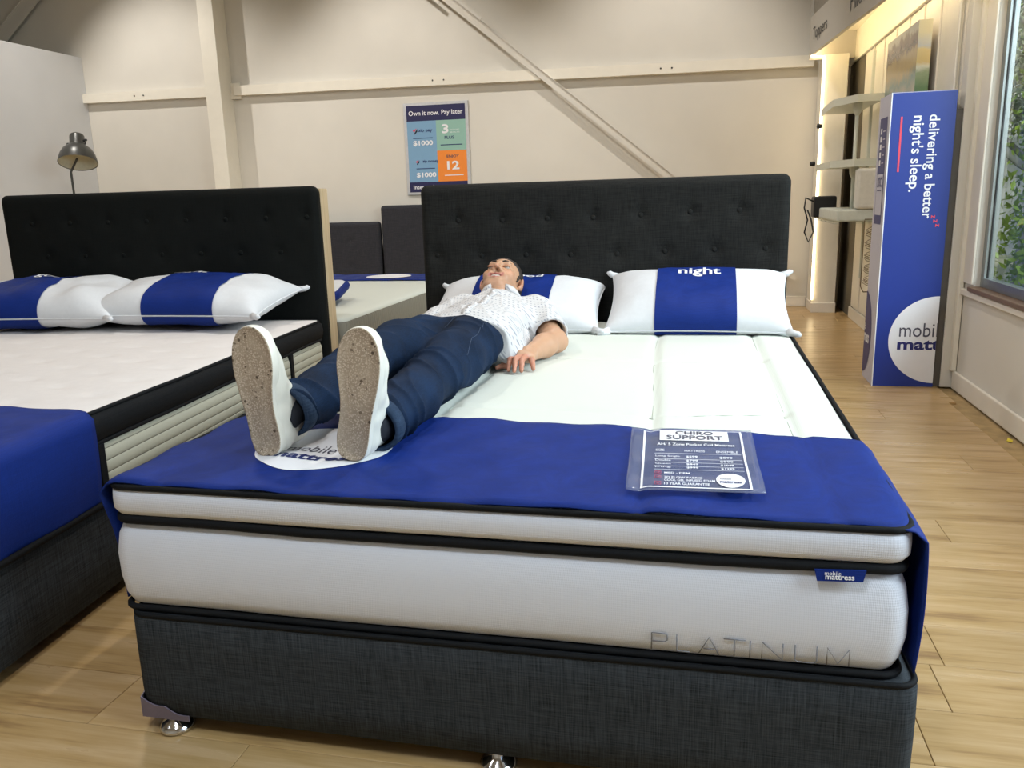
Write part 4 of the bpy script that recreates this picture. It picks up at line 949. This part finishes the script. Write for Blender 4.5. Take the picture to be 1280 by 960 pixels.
# joints
neck0 = np.array((.435, 1.70, .685)); shL, shR = np.array((.592, 1.665, .672)), np.array((.285, 1.665, .678))
elL, wrL = np.array((.688, 1.462, .604)), np.array((.640, 1.245, .596)); elR, wrR = np.array((.205, 1.36, .625)), np.array((.175, 1.13, .60))
hipL, kneeL, ankL = np.array((.490, 1.08, .648)), np.array((.488, .69, .636)), np.array((.495, .27, .618))
hipR, kneeR, ankR = np.array((.342, 1.08, .655)), np.array((.305, .69, .676)), np.array((.284, .27, .645))
def head(s, full=True):
    s.ell(hp(0, -.014, .036), (.075, .096, .086), .01, R_=HR)
    s.ell(hp(0, .030, -.030), (.062, .060, .078), .03, R_=HR)
    s.ell(hp(0, .046, -.078), (.043, .040, .030), .03, R_=HR); s.cone(hp(-.012, .074, -.094), hp(.012, .074, -.094), .016, .016, .02)
    for sx in (-1, 1):
        s.cone(hp(sx * .055, -.005, -.05), hp(sx * .025, .06, -.088), .020, .018, .03)
        s.ell(hp(sx * .040, .062, -.018), (.022, .020, .018), .02, R_=HR)
        s.ell(hp(sx * .030, .070, -.045), (.018, .018, .016), .02, R_=HR)
    s.cone(hp(-.032, .076, .036), hp(.032, .076, .036), .013, .013, .016)
    for sx in (-1, 1): s.ell(hp(sx * .031, .099, .014), (.015, .016, .010), .010, 'd', R_=HR)
    s.chain([hp(0, .087, .028), hp(0, .097, .006), hp(0, .108, -.013)], [.0075, .0085, .0095], .010)
    for sx in (-1, 1):
        s.ell(hp(sx * .012, .098, -.019), (.0075, .010, .007), .006, R_=HR)
        s.ell(hp(sx * .0068, .1015, -.0255), (.0036, .006, .005), .003, 'd', R_=HR)
        s.cone(hp(sx * .018, .093, -.022), hp(sx * .036, .080, -.046), .006, .006, .010)
    # smiling mouth
    s.chain([hp(-.033, .078, -.036), hp(-.015, .0915, -.0455), hp(0, .0955, -.0475), hp(.015, .0915, -.0455), hp(.033, .078, -.036)], [.003, .0045, .005, .0045, .003], .006)
    s.chain([hp(-.031, .078, -.042), hp(-.015, .088, -.0595), hp(0, .0915, -.064), hp(.015, .088, -.0595), hp(.031, .078, -.042)], [.003, .0048, .0055, .0048, .003], .006)
    s.ell(hp(0, .094, -.0540), (.024, .013, .0052), .003, 'd', R_=HR)
    for sx in (-1, 1):
        c_ = hp(sx * .078, -.006, .002); er = [unit(np.array(HE) * .92 - HN * .25 * sx), unit(HN + HE * .25 * sx), HU]
        s.ell(c_ + HE * sx * .004, (.008, .019, .031), .006, R_=er); s.ell(c_ + HE * sx * .011 + HN * .003, (.006, .010, .017), .005, 'd', R_=er)
        s.ell(hp(sx * .078, .002, -.024), (.006, .009, .010), .006, R_=HR)
def hand(s, W_, kn, pips, tips, th, k=.008):
    for a in kn: s.cone(W_, a, .020, .0125, .016)
    for i in range(3): s.cone(kn[i], kn[i + 1], .0125, .0115, .012)
    for a, p, t_ in zip(kn, pips, tips):
        m_ = (np.array(p) + np.array(t_)) / 2 + np.array((0, 0, .003)); s.chain([a, p, m_, t_], [.0108, .0092, .0082, .0068], k * .5)
    s.chain(th, [.016, .0125, .0100, .0072], .010)
s = SDF((.10, .15, .545), (.80, 2.02, .93), .0034)
# legs slim inside the jeans
for h_, k_, a_ in ((hipL, kneeL, ankL), (hipR, kneeR, ankR)):
    s.cone(h_, k_, .068, .048, .02); s.cone(k_, k_ * .25 + a_ * .75, .048, .032, .02)
s.ell((.425, 1.13, .655), (.135, .12, .070), .04); s.ell((.442, 1.30, .655), (.130, .14, .078), .05); s.ell((.440, 1.52, .655), (.150, .15, .088), .05)
s.cone(shR + [.03, 0, 0], shL - [.03, 0, 0], .048, .048, .05)
s.chain([neck0 + [0, -.06, -.01], neck0 + [-.003, .05, .02], hp(0, -.03, -.055)], [.062, .056, .056], .03)
s.cone(shL, elL, .048, .040, .03); s.chain([elL, elL * .6 + wrL * .4, wrL], [.041, .040, .0265], .02)
s.ell(elL + [.012, .012, -.008], (.034, .034, .03), .02)
s.cone(shR, elR, .048, .038, .03); s.chain([elR, elR * .6 + wrR * .4, wrR], [.038, .036, .025], .02)
knL = [(.606, 1.196, .598), (.625, 1.188, .602), (.643, 1.192, .600), (.659, 1.204, .594)]
ppL = [(.597, 1.155, .594), (.617, 1.142, .598), (.638, 1.148, .596), (.666, 1.170, .588)]
tpL = [(.599, 1.118, .568), (.621, 1.104, .568), (.643, 1.110, .568), (.675, 1.143, .567)]
hand(s, wrL - [0, .01, 0], knL, ppL, tpL, [wrL + (-.012, -.02, -.006), (.601, 1.205, .583), (.577, 1.170, .574), (.554, 1.150, .568)])
dk = np.array((-.46, -.11, .004)); mir = lambda L_: [(.175 - (p[0] - .640) * 1.0, p[1] - .115, p[2] + .002) for p in L_]
hand(s, wrR - [0, .01, 0], mir(knL), mir(ppL), mir(tpL), [(.187, 1.11, .594), (.214, 1.09, .585), (.238, 1.055, .576), (.261, 1.035, .570)])
head(s)
V, F = s.mesh()
N = normals(V, F); V = V + N * (vnoise(V, 60, 3) * .0004)[:, None]
skin = NB('skin'); at_ = skin.n('Attribute', _attribute_name='tint'); f_ = skin.noise(skin.coords(), 45, 3)
hs = skin.n('HueSaturation'); skin.l(at_.outputs['Color'], hs.inputs['Color']); skin.l(skin.math('ADD', skin.math('MULTIPLY', f_, .10), .95), hs.inputs['Value'])
skin.base(hs.outputs[0], .48); skin.b.inputs['Subsurface Weight'].default_value = .12; skin.b.inputs['Subsurface Radius'].default_value = (.012, .005, .003); skin.b.inputs['Subsurface Scale'].default_value = .6
skin.bump(skin.noise(skin.coords(), 300, 2), .12, .0006); MT['skin'] = skin.m
body = child('body', V, F, 'skin')
# skin tone differs by place: lips, cheeks, stubble, knuckles, ears
Q = V - HO; hx, hy, hz_ = Q @ HE, Q @ HN, Q @ HU
col = np.tile(np.array(lin('bd9274')[:3]), (len(V), 1))
def blend(w_, c_): global col; w_ = np.clip(w_, 0, 1)[:, None]; col = col * (1 - w_) + np.array(lin(c_)[:3]) * w_
G3 = lambda cx, cy, cz, sx, sy, sz: np.exp(-((hx - cx) / sx) ** 2 - ((hy - cy) / sy) ** 2 - ((hz_ - cz) / sz) ** 2)
ishead = (V[:, 1] > 1.72)
blend(ishead * .35 * np.clip((-.03 - hz_) / .02, 0, 1) * np.clip((hy + .0) / .04, 0, 1), '9a7560')
blend(ishead * .3 * (G3(.045, .07, -.015, .025, .04, .022) + G3(-.045, .07, -.015, .025, .04, .022)), 'c77a60')
blend(ishead * (.75 * ((np.abs(hx) < .031) & (hy > .076) & (hz_ > -.070 + .5 * np.abs(hx)) & (hz_ < -.043 + .2 * np.abs(hx))).astype(float)), 'a9605a')
blend(ishead * .5 * (G3(.085, 0, 0, .012, .03, .035) + G3(-.085, 0, 0, .012, .03, .035)), 'bb6b55')
blend(ishead * .3 * G3(0, .115, -.015, .014, .02, .014), 'c0735c')
fing = (V[:, 1] < 1.18) & (V[:, 1] > 1.09) & (V[:, 0] > .54) & (V[:, 2] < .61)
blend(fing * .45, 'b9695a')
ca = body.data.color_attributes.new('tint', 'FLOAT_COLOR', 'POINT'); ca.data.foreach_set('color', np.concatenate([col, np.ones((len(col), 1))], 1).astype(np.float32).ravel())
# eyes, teeth, brows
def ball(name, c_, r, mat, parent=None, k=14):
    VV, FF = [], []
    for j in range(k + 1):
        for i in range(2 * k): a = PI * j / k; b_ = PI * i / k; VV.append(np.array(c_) + r * np.array((math.sin(a) * math.cos(b_), math.sin(a) * math.sin(b_), math.cos(a))))
    for j in range(k):
        for i in range(2 * k): FF.append((j * 2 * k + i, (j + 1) * 2 * k + i, (j + 1) * 2 * k + (i + 1) % (2 * k), j * 2 * k + (i + 1) % (2 * k)))
    return child(name, VV, FF, mat, True, parent)
MT['eye'] = plain('eye_white', 'a89f96', .2, bump=0); MT['iris'] = plain('dark_iris', '3a2a1e', .15, bump=0); MT['hair'] = plain('dark_brown_hair', '2a201a', .6, nscale=300, var=.4, bump=.6)
gz = unit(HN * 1.0 - HU * .12)
for sx in (-1, 1):
    c_ = hp(sx * .031, .0755, .014); ball('eyeball', c_, .0115, 'eye'); ball('iris', c_ + gz * .0060, .0066, 'iris')
    def lid(z0, zc, r, nm, mt): 
        vv, ff = tube_vf([hp(sx * (.031 + t_ * .014), .0905 - .006 * abs(t_) ** 2 - (.003 if zc > 0 else 0), z0 + zc * (1 - t_ * t_)) for t_ in np.linspace(-1, 1, 9)], r, 6); return child(nm, vv, [f for f in ff if len(f) == 4], mt)
    lid(.013, .0055, .0034, 'eyelid', 'skin_plain' if 'skin_plain' in MT else plain('eyelid_skin', 'b98667', .5)); lid(.0125, -.0045, .0028, 'eyelid', plain('eyelid_skin', 'b98667', .5))
    vv, ff = tube_vf([hp(sx * x_, y_, z_) for x_, y_, z_ in ((.013, .0925, .034), (.022, .092, .038), (.034, .087, .040), (.046, .077, .036))], .003, 6, taper=[.0028, .0036, .0032, .0015]); child('eyebrow', vv, [f for f in ff if len(f) == 4], 'hair')
vv, ff = tube_vf([hp(x_, .0885 - 9 * x_ * x_, -.0515 + 9 * x_ * x_) for x_ in np.linspace(-.02, .02, 9)], .0042, 8); child('teeth', vv, [f for f in ff if len(f) == 4], plain('teeth', 'e4ddd0', .25, bump=0))
# hair cap
s = SDF(HO - .16, HO + .17, .0032)
s.ell(hp(0, -.018, .042), (.0795, .099, .089), .01, R_=HR); s.ell(hp(0, -.06, -.01), (.066, .05, .06), .02, R_=HR)
s.ell(hp(0, .075, .0), (.085, .055, .086), .012, 'd', R_=HR); s.ell(hp(0, .03, -.075), (.10, .075, .055), .01, 'd', R_=HR)
for sx in (-1, 1): s.ell(hp(sx * .084, .0, -.002), (.02, .026, .036), .004, 'd', R_=HR); s.ell(hp(sx * .07, .055, .02), (.03, .035, .045), .01, 'd', R_=HR)
for sx in (-1, 1): s.cone(hp(sx * .0735, .022, .02), hp(sx * .070, .024, -.012), .006, .004, .006)
hv, hf = s.mesh(); hn = normals(hv, hf); hv = hv + hn * (vnoise(hv * [1, 1, 1], 140, 5) * .0014 + vnoise(hv, 40, 6) * .002)[:, None]; child('hair', hv, hf, 'hair')

# ---- shirt
s = SDF((.12, 1.08, .55), (.80, 1.84, .84), .0036)
s.ell((.436, 1.22, .652), (.172, .13, .085), .04); s.ell((.440, 1.33, .652), (.165, .15, .096), .06); s.ell((.440, 1.53, .652), (.178, .155, .104), .05)
s.cone(shR + [.03, -.02, 0], shL - [.03, .02, 0], .064, .064, .05)
s.cone(neck0 + [0, -.07, 0], neck0 + [0, .01, .012], .085, .070, .03)
slL = shL + (elL - shL) * .80; slR = shR + (elR - shR) * .80
s.cone(shL, slL, .066, .066, .035); s.cone(shR, slR, .062, .062, .035)
s.cone(np.array((.30, 1.25, .600)), np.array((.58, 1.25, .600)), .045, .045, .03); s.cone(np.array((.585, 1.20, .595)), np.array((.57, 1.5, .60)), .040, .045, .03)
# open the neck, the sleeves and the hem
nk = neck0 + [0, .045, .02]; s.cone(neck0 + [0, .0, .022], hp(0, -.02, -.05), .058, .066, .004, 'd'); s.cone(neck0 + [0, -.055, .078], neck0 + [0, .03, .09], .012, .045, .01, 'd')
dL = unit(elL - shL); dR = unit(elR - shR)
s.cone(slL - dL * .10, elL + dL * .04, .050, .062, .003, 'd'); s.cone(slR - dR * .10, elR + dR * .04, .048, .058, .003, 'd')
for (a_, d_, r_) in ((slL, dL, .09), (slR, dR, .085)):
    sl, X, Y, Z = s.win(a_ - .16, a_ + .16, 0); pl_ = (X - a_[0] - d_[0] * .0) * d_[0] + (Y - a_[1]) * d_[1] + (Z - a_[2]) * d_[2]
    rr_ = np.sqrt((X - a_[0] - pl_ * d_[0]) ** 2 + (Y - a_[1] - pl_ * d_[1]) ** 2 + (Z - a_[2] - pl_ * d_[2]) ** 2)
    m_ = (pl_ > 0) & (rr_ < r_) & (pl_ < .14)
    s.d[sl] = np.where(m_, np.maximum(s.d[sl], pl_), s.d[sl]).astype(np.float32)
s.cut((.442, 1.155, .66), (.06, -1, .12))
sl, X, Y, Z = s.win((.28, 1.10, .56), (.60, 1.24, .76), 0)
s.d[sl] = np.maximum(s.d[sl], -(np.sqrt(((X - .443) / .158) ** 2 + ((Z - .662) / .084) ** 2) - 1 + np.maximum(0, (Y - 1.20)) * 30) * .08 * -1 * -1 * -1 if False else s.d[sl])
V, F = s.mesh(); N = normals(V, F)
def folds(V, N, amp, freqs, seed=0):
    d_ = np.zeros(len(V))
    for (vec, a_, ph) in freqs:
        q = V @ np.array(vec) + vnoise(V, 9, seed) * 1.6 + ph; d_ += a_ * (1 - np.abs(np.sin(q))) ** 2.2
    return V + N * ((d_ - .4) * amp + vnoise(V, 22, seed + 2) * amp * .5)[:, None]
V = folds(V, N, .0042, [((34, 16, 5), .8, 0), ((-22, 38, 0), .7, 1.0), ((10, 60, 20), .4, 2)], 21)
sm_ = NB('dotted_white_shirt'); sep = sm_.n('SeparateXYZ'); sm_.l(sm_.coords(), sep.inputs[0])
a1 = sm_.math('SINE', sm_.math('MULTIPLY', sep.outputs['Y'], 2 * PI / .017)); a2 = sm_.math('SINE', sm_.math('MULTIPLY', sm_.math('ADD', sep.outputs['X'], sm_.math('MULTIPLY', sep.outputs['Z'], .7)), 2 * PI / .0125))
dots = sm_.math('MULTIPLY', sm_.math('GREATER_THAN', a1, .62), sm_.math('GREATER_THAN', a2, .1))
sm_.base(sm_.ramp(dots, [(0, lin('c9c7c7')), (1, lin('95969e'))]), .8); sm_.bump(sm_.noise(sm_.coords(), 900, 2), .2, .0005); MT['shirt'] = sm_.m
shirt = child('shirt', V, F, 'shirt')
# collar and placket
cp = []
for k in range(25):
    a = -2.5 + 5.0 * k / 24; cp.append((a,))
VV, FF = [], []
for k in range(29):
    a = PI / 2 + (-2.72 + 5.44 * k / 28); ca_, sa_ = math.cos(a), math.sin(a)   # open at the front (towards -y)
    c0 = neck0 + np.array((0, .015, .022)) + np.array((ca_ * .066, sa_ * .034 + .0 , .0)) + np.array((0, 0, -sa_ * .045 + .012))
    for t_, (dr, dz) in enumerate(((.0, -.012), (-.001, .016), (.006, .022), (.016, .008), (.022, -.006))):
        d_ = np.array((ca_, sa_ * .4, -sa_ * .2)); VV.append(c0 + d_ * dr + np.array((0, .35 * dz, dz)))
for k in range(28):
    for t_ in range(4): FF.append((k * 5 + t_, k * 5 + t_ + 1, (k + 1) * 5 + t_ + 1, (k + 1) * 5 + t_))
co_ = child('collar', VV, FF, 'shirt'); sm = co_.modifiers.new('s', 'SOLIDIFY'); sm.thickness = .0025
from mathutils.bvhtree import BVHTree
def drape(Vs, Fs): return BVHTree.FromPolygons([tuple(v) for v in Vs], [tuple(int(i) for i in f) for f in Fs])
bv = drape(V, F); pts_ = []
VV, FF = [], []
for k in range(41):
    t_ = k / 40; x_ = .442 + .0 * t_; y_ = 1.19 + (1.62 - 1.19) * t_
    for dx in (-.014, .014):
        h_ = bv.ray_cast(Vector((x_ + dx, y_, .9)), Vector((0, 0, -1)))[0]; VV.append((x_ + dx, y_, (h_.z if h_ else .74) + .0022))
for k in range(40): FF.append((2 * k, 2 * k + 1, 2 * k + 3, 2 * k + 2))
pk = child('placket', VV, FF, 'shirt'); sm = pk.modifiers.new('s', 'SOLIDIFY'); sm.thickness = .0015
for k in range(5):
    y_ = 1.24 + .085 * k; h_ = bv.ray_cast(Vector((.442, y_, .9)), Vector((0, 0, -1)))[0]; ball('button', (.442, y_, h_.z + .003), .0045, 'white_print', None, 6)
# ---- jeans
s = SDF((.20, .20, .55), (.66, 1.24, .80), .0036)
s.ell((.418, 1.14, .650), (.160, .12, .086), .04)
for h_, k_, a_, r3 in ((hipL, kneeL, ankL, .053), (hipR, kneeR, ankR, .055)):
    mid = (h_ + k_) / 2 + [0, 0, .004]; s.chain([h_, mid, k_], [.090, .083, .066], .03); cal = k_ * .6 + a_ * .4 + [0, 0, -.006]; e_ = a_ + unit(k_ - a_) * -.012
    s.chain([k_, cal, e_], [.068, .066, r3], .02)
s.cut((.443, 1.19, .66), (-.03, 1, .0))
for k_, a_ in ((kneeL, ankL), (kneeR, ankR)):
    e_ = a_ + unit(k_ - a_) * -.012; d_ = unit(a_ - k_); s.cone(e_ - d_ * .03, e_ + d_ * .08, .046, .049, .003, 'd')
    sl, X, Y, Z = s.win(e_ - .12, e_ + .12, 0); pl_ = (X - e_[0]) * d_[0] + (Y - e_[1]) * d_[1] + (Z - e_[2]) * d_[2]; s.d[sl] = np.maximum(s.d[sl], pl_)
V, F = s.mesh(); N = normals(V, F); gate = np.exp(-((V[:, 1] - .66) / .10) ** 2) + .7 * np.exp(-((V[:, 1] - 1.03) / .07) ** 2) + .9 * np.exp(-((V[:, 1] - .33) / .10) ** 2) + .25
q = V[:, 1] * 70 + (V[:, 0] - .41) * 50 * np.sign(V[:, 0] - .41) + vnoise(V, 9, 31) * 5 + V[:, 2] * 18
V = V + N * ((((1 - np.abs(np.sin(q * .5))) ** 2 - .35) * .011 * gate) + vnoise(V, 14, 35) * .004 + vnoise(V, 30, 33) * .0018)[:, None]
V[:, 2] = np.maximum(V[:, 2], .557)
jn = NB('dark_denim'); co = jn.coords((500, 60, 500)); f1 = jn.noise(co, 1, 2); f2 = jn.noise(jn.coords(), 9, 3)
jn.base(jn.ramp(jn.math('ADD', jn.math('MULTIPLY', f1, .4), jn.math('MULTIPLY', f2, .6)), [(.35, lin('0b1728')), (.65, lin('182c48'))]), .8); jn.b.inputs['Specular IOR Level'].default_value = .15; jn.bump(f1, .3, .0008); MT['denim'] = jn.m
jeans = child('jeans', V, F, 'denim')
bj = drape(V, F); MT['seam'] = plain('pale_seam_thread', '33435c', .7, bump=0)
for (x0, y0, x1, y1) in ((.535, 1.12, .555, .80), (.43, 1.12, .418, 1.04)):
    pth = []
    for k in range(26):
        t_ = k / 25; x_ = x0 + (x1 - x0) * t_; y_ = y0 + (y1 - y0) * t_; h_ = bj.ray_cast(Vector((x_, y_, .9)), Vector((0, 0, -1)))[0]
        if h_ and h_.z > .6: pth.append((x_, y_, h_.z + .0006))
    if len(pth) > 2: vv, ff = tube_vf(pth, .0009, 5); child('seam', vv, [f for f in ff if len(f) == 4], 'seam')
MT['cuff'] = linen('turned_cuff', '1a2a40', '34455c', .8)
for k_, a_, r3 in ((kneeL, ankL, .054), (kneeR, ankR, .056)):
    d_ = unit(a_ - k_); e_ = a_ + d_ * .012; u_ = unit(np.cross(d_, (0, 0, 1))); v_ = np.cross(d_, u_); VV, FF = [], []
    for t_, (rr_, dd_) in enumerate(((r3 - .006, .002), (r3 + .001, .002), (r3 + .002, -.018), (r3 + .002, -.034), (r3 - .004, -.036))):
        for i in range(28): a = 2 * PI * i / 28; VV.append(e_ + d_ * dd_ + (u_ * math.cos(a) + v_ * math.sin(a)) * (rr_ + .0015 * math.sin(3 * a)))
    for t_ in range(4):
        for i in range(28): FF.append((t_ * 28 + i, t_ * 28 + (i + 1) % 28, (t_ + 1) * 28 + (i + 1) % 28, (t_ + 1) * 28 + i))
    cf = child('cuff', VV, FF, 'cuff'); sm = cf.modifiers.new('s', 'SOLIDIFY'); sm.thickness = .003
# ---- shoes
b = NB('taupe_rubber_sole'); co = b.coords(); vo = b.n('TexVoronoi', Scale=260.0); b.l(co, vo.inputs['Vector']); n1 = b.noise(co, 30, 3); vo2 = b.n('TexVoronoi', Scale=85.0, Randomness=1.0); b.l(co, vo2.inputs['Vector'])
peb = b.ramp(vo.outputs['Distance'], [(.25, lin('d0c0aa')), (.55, lin('a5947f'))])
spot = b.math('MULTIPLY', b.math('LESS_THAN', vo2.outputs['Distance'], .30), b.math('GREATER_THAN', b.noise(co, 42, 2), .56))
mx_ = b.n('MixRGB'); b.l(spot, mx_.inputs[0]); b.l(peb, mx_.inputs[1]); mx_.inputs[2].default_value = lin('5f5040')
mx2 = b.n('MixRGB'); b.l(b.ramp(n1, [(.45, (0, 0, 0, 1)), (.62, (.55, .55, .55, 1))]), mx2.inputs[0]); b.l(mx_.outputs[0], mx2.inputs[1]); mx2.inputs[2].default_value = lin('b8a791')
b.base(mx2.outputs[0], .85); b.bump(vo.outputs['Distance'], -.7, .0012); MT['sole'] = b.m
MT['shoe'] = plain('white_leather', 'dfddd2', .5, nscale=25, var=.04, bump=.15); MT['lace'] = plain('cream_lace', 'd6d0bd', .8)
def shoe(heel, toe, mirror, yawv):
    heel, toe = np.array(heel, float), np.array(toe, float); S_ = unit(toe - heel); L_ = np.linalg.norm(toe - heel)
    D_ = np.array((math.sin(yawv), math.cos(yawv), 0.0)); D_ = unit(D_ - S_ * (D_ @ S_)); X_ = np.cross(D_, S_) ; X_ = X_ if X_[0] > 0 else -X_
    m_ = mirror
    P_ = lambda s_, x_, d_: heel + S_ * s_ * L_ + X_ * x_ + D_ * d_
    # outline: (station, inner half width, outer half width)
    st_ = [(0, .0, .0), (.008, .016, .016), (.035, .027, .027), (.09, .034, .033), (.18, .036, .036), (.30, .033, .037), (.42, .033, .041), (.55, .039, .046), (.66, .046, .049), (.76, .048, .048), (.85, .045, .043), (.92, .037, .034), (.97, .025, .022), (.993, .012, .010), (1, 0, 0)]
    right = [(s_, (o_ if m_ > 0 else i_)) for s_, i_, o_ in st_]; left = [(s_, -(i_ if m_ > 0 else o_)) for s_, i_, o_ in st_]
    out = right + left[1:-1][::-1]
    # refine
    O_ = []
    for i in range(len(out)):
        a, b_, c_, d_ = [np.array(out[(i + k) % len(out)]) for k in (-1, 0, 1, 2)]
        for t_ in (0, .5): O_.append(.5 * (2 * b_ + (c_ - a) * t_ + (2 * a - 5 * b_ + 4 * c_ - d_) * t_ * t_ + (3 * b_ - a - 3 * c_ + d_) * t_ ** 3))
    n = len(O_); ctr = np.array((.5, 0)); VV, FF = [], []
    layers = [(.93, .0015), (.985, .0), (1.0, .003)]
    for sc, d_ in [(.5, .0015)] + layers:
        for o_ in O_: q_ = ctr + (o_ - ctr) * np.array((1 - (1 - sc) * .35, sc)); VV.append(P_(q_[0], q_[1], d_))
    for l in range(3):
        for k in range(n): FF.append((l * n + k, l * n + (k + 1) % n, (l + 1) * n + (k + 1) % n, (l + 1) * n + k))
    FF.append(tuple(range(n))[::-1]); me_v = [np.array(v) - np.array([.43, 1.1, .56]) for v in VV]
    so_ = link_mesh('sole', me_v, FF, 'sole', MAN, True)
    VV, FF = [], []; lay = [(1.0, .003), (1.02, .006), (1.025, .014), (1.02, .024), (1.0, .029), (.93, .031), (.5, .032)]
    for sc, d_ in lay:
        for o_ in O_: q_ = ctr + (o_ - ctr) * np.array((1 + (sc - 1) * .4, sc)); VV.append(P_(q_[0], q_[1], d_))
    for l in range(len(lay) - 1):
        for k in range(n): FF.append((l * n + k, l * n + (k + 1) % n, (l + 1) * n + (k + 1) % n, (l + 1) * n + k))
    link_mesh('foxing', [np.array(v) - np.array([.43, 1.1, .56]) for v in VV], FF, 'shoe', MAN, True)
    lo_ = np.minimum.reduce([P_(a, b_, c_) for a in (-.1, 1.1) for b_ in (-.07, .07) for c_ in (0, .16)]) - .01; hi_ = np.maximum.reduce([P_(a, b_, c_) for a in (-.1, 1.1) for b_ in (-.07, .07) for c_ in (0, .16)]) + .01
    s = SDF(lo_, hi_, .0035); ox = .004 * m_
    s.chain([P_(.14, 0, .045), P_(.30, 0, .045), P_(.5, ox, .042), P_(.70, ox, .036), P_(.86, 0, .028)], [.036, .037, .040, .042, .034], .02)
    s.chain([P_(.13, 0, .03), P_(.86, 0, .02)], [.030, .034], .02)
    s.chain([P_(.14, 0, .05), P_(.16, 0, .115)], [.036, .036], .02); s.chain([P_(.16, 0, .105), P_(.38, 0, .085), P_(.62, ox, .055)], [.037, .033, .028], .025)
    s.ell(P_(.18, 0, .135), (.030, .03, .030), .006, 'd'); s.cone(P_(.19, 0, .10), P_(.24, 0, .16), .027, .032, .004, 'd')
    v2, f2 = s.mesh(); nn_ = normals(v2, f2); v2 = v2 + nn_ * (vnoise(v2, 40, 9) * .0012)[:, None]; keep = True
    dd_ = (v2 - heel) @ D_; v2 = v2 + np.maximum(0, .012 - dd_)[:, None] * D_
    child('shoe_upper', v2, f2, 'shoe')
    for k in range(5):
        s_ = .36 + .065 * k; dz = .121 - .011 * k; w_ = .023
        vv, ff = tube_vf([P_(s_, -w_, dz - .012), P_(s_ + .01, -w_ * .5, dz - .001), P_(s_ + .015, 0, dz + .002), P_(s_ + .01, w_ * .5, dz - .001), P_(s_, w_, dz - .012)], .0026, 6); child('lace', vv, [f for f in ff if len(f) == 4], 'lace')
    for sx in (-1, 1):
        vv, ff = tube_vf([P_(.36, 0, .124), P_(.39, sx * .02, .134), P_(.36, sx * .036, .128), P_(.345, sx * .022, .122), P_(.355, 0, .124)], .0022, 6); child('lace_loop', vv, [f for f in ff if len(f) == 4], 'lace')
shoe((.274, .182, .5665), (.246, .190, .851), -1, .05)
shoe((.470, .176, .5665), (.509, .184, .851), 1, .02)
MT['sock'] = plain('dark_sock', '1c1f28', .9)
for a_, x_ in ((ankL, .482), (ankR, .276)):
    vv, ff = tube_vf([a_ + unit((kneeL if x_ > .4 else kneeR) - a_) * .07, a_ + [0, .0, 0], (x_ + .002, .235, .628)], .036, 14, taper=[.042, .040, .036]); child('sock', vv, ff if False else [f for f in ff if len(f) == 4], 'sock')
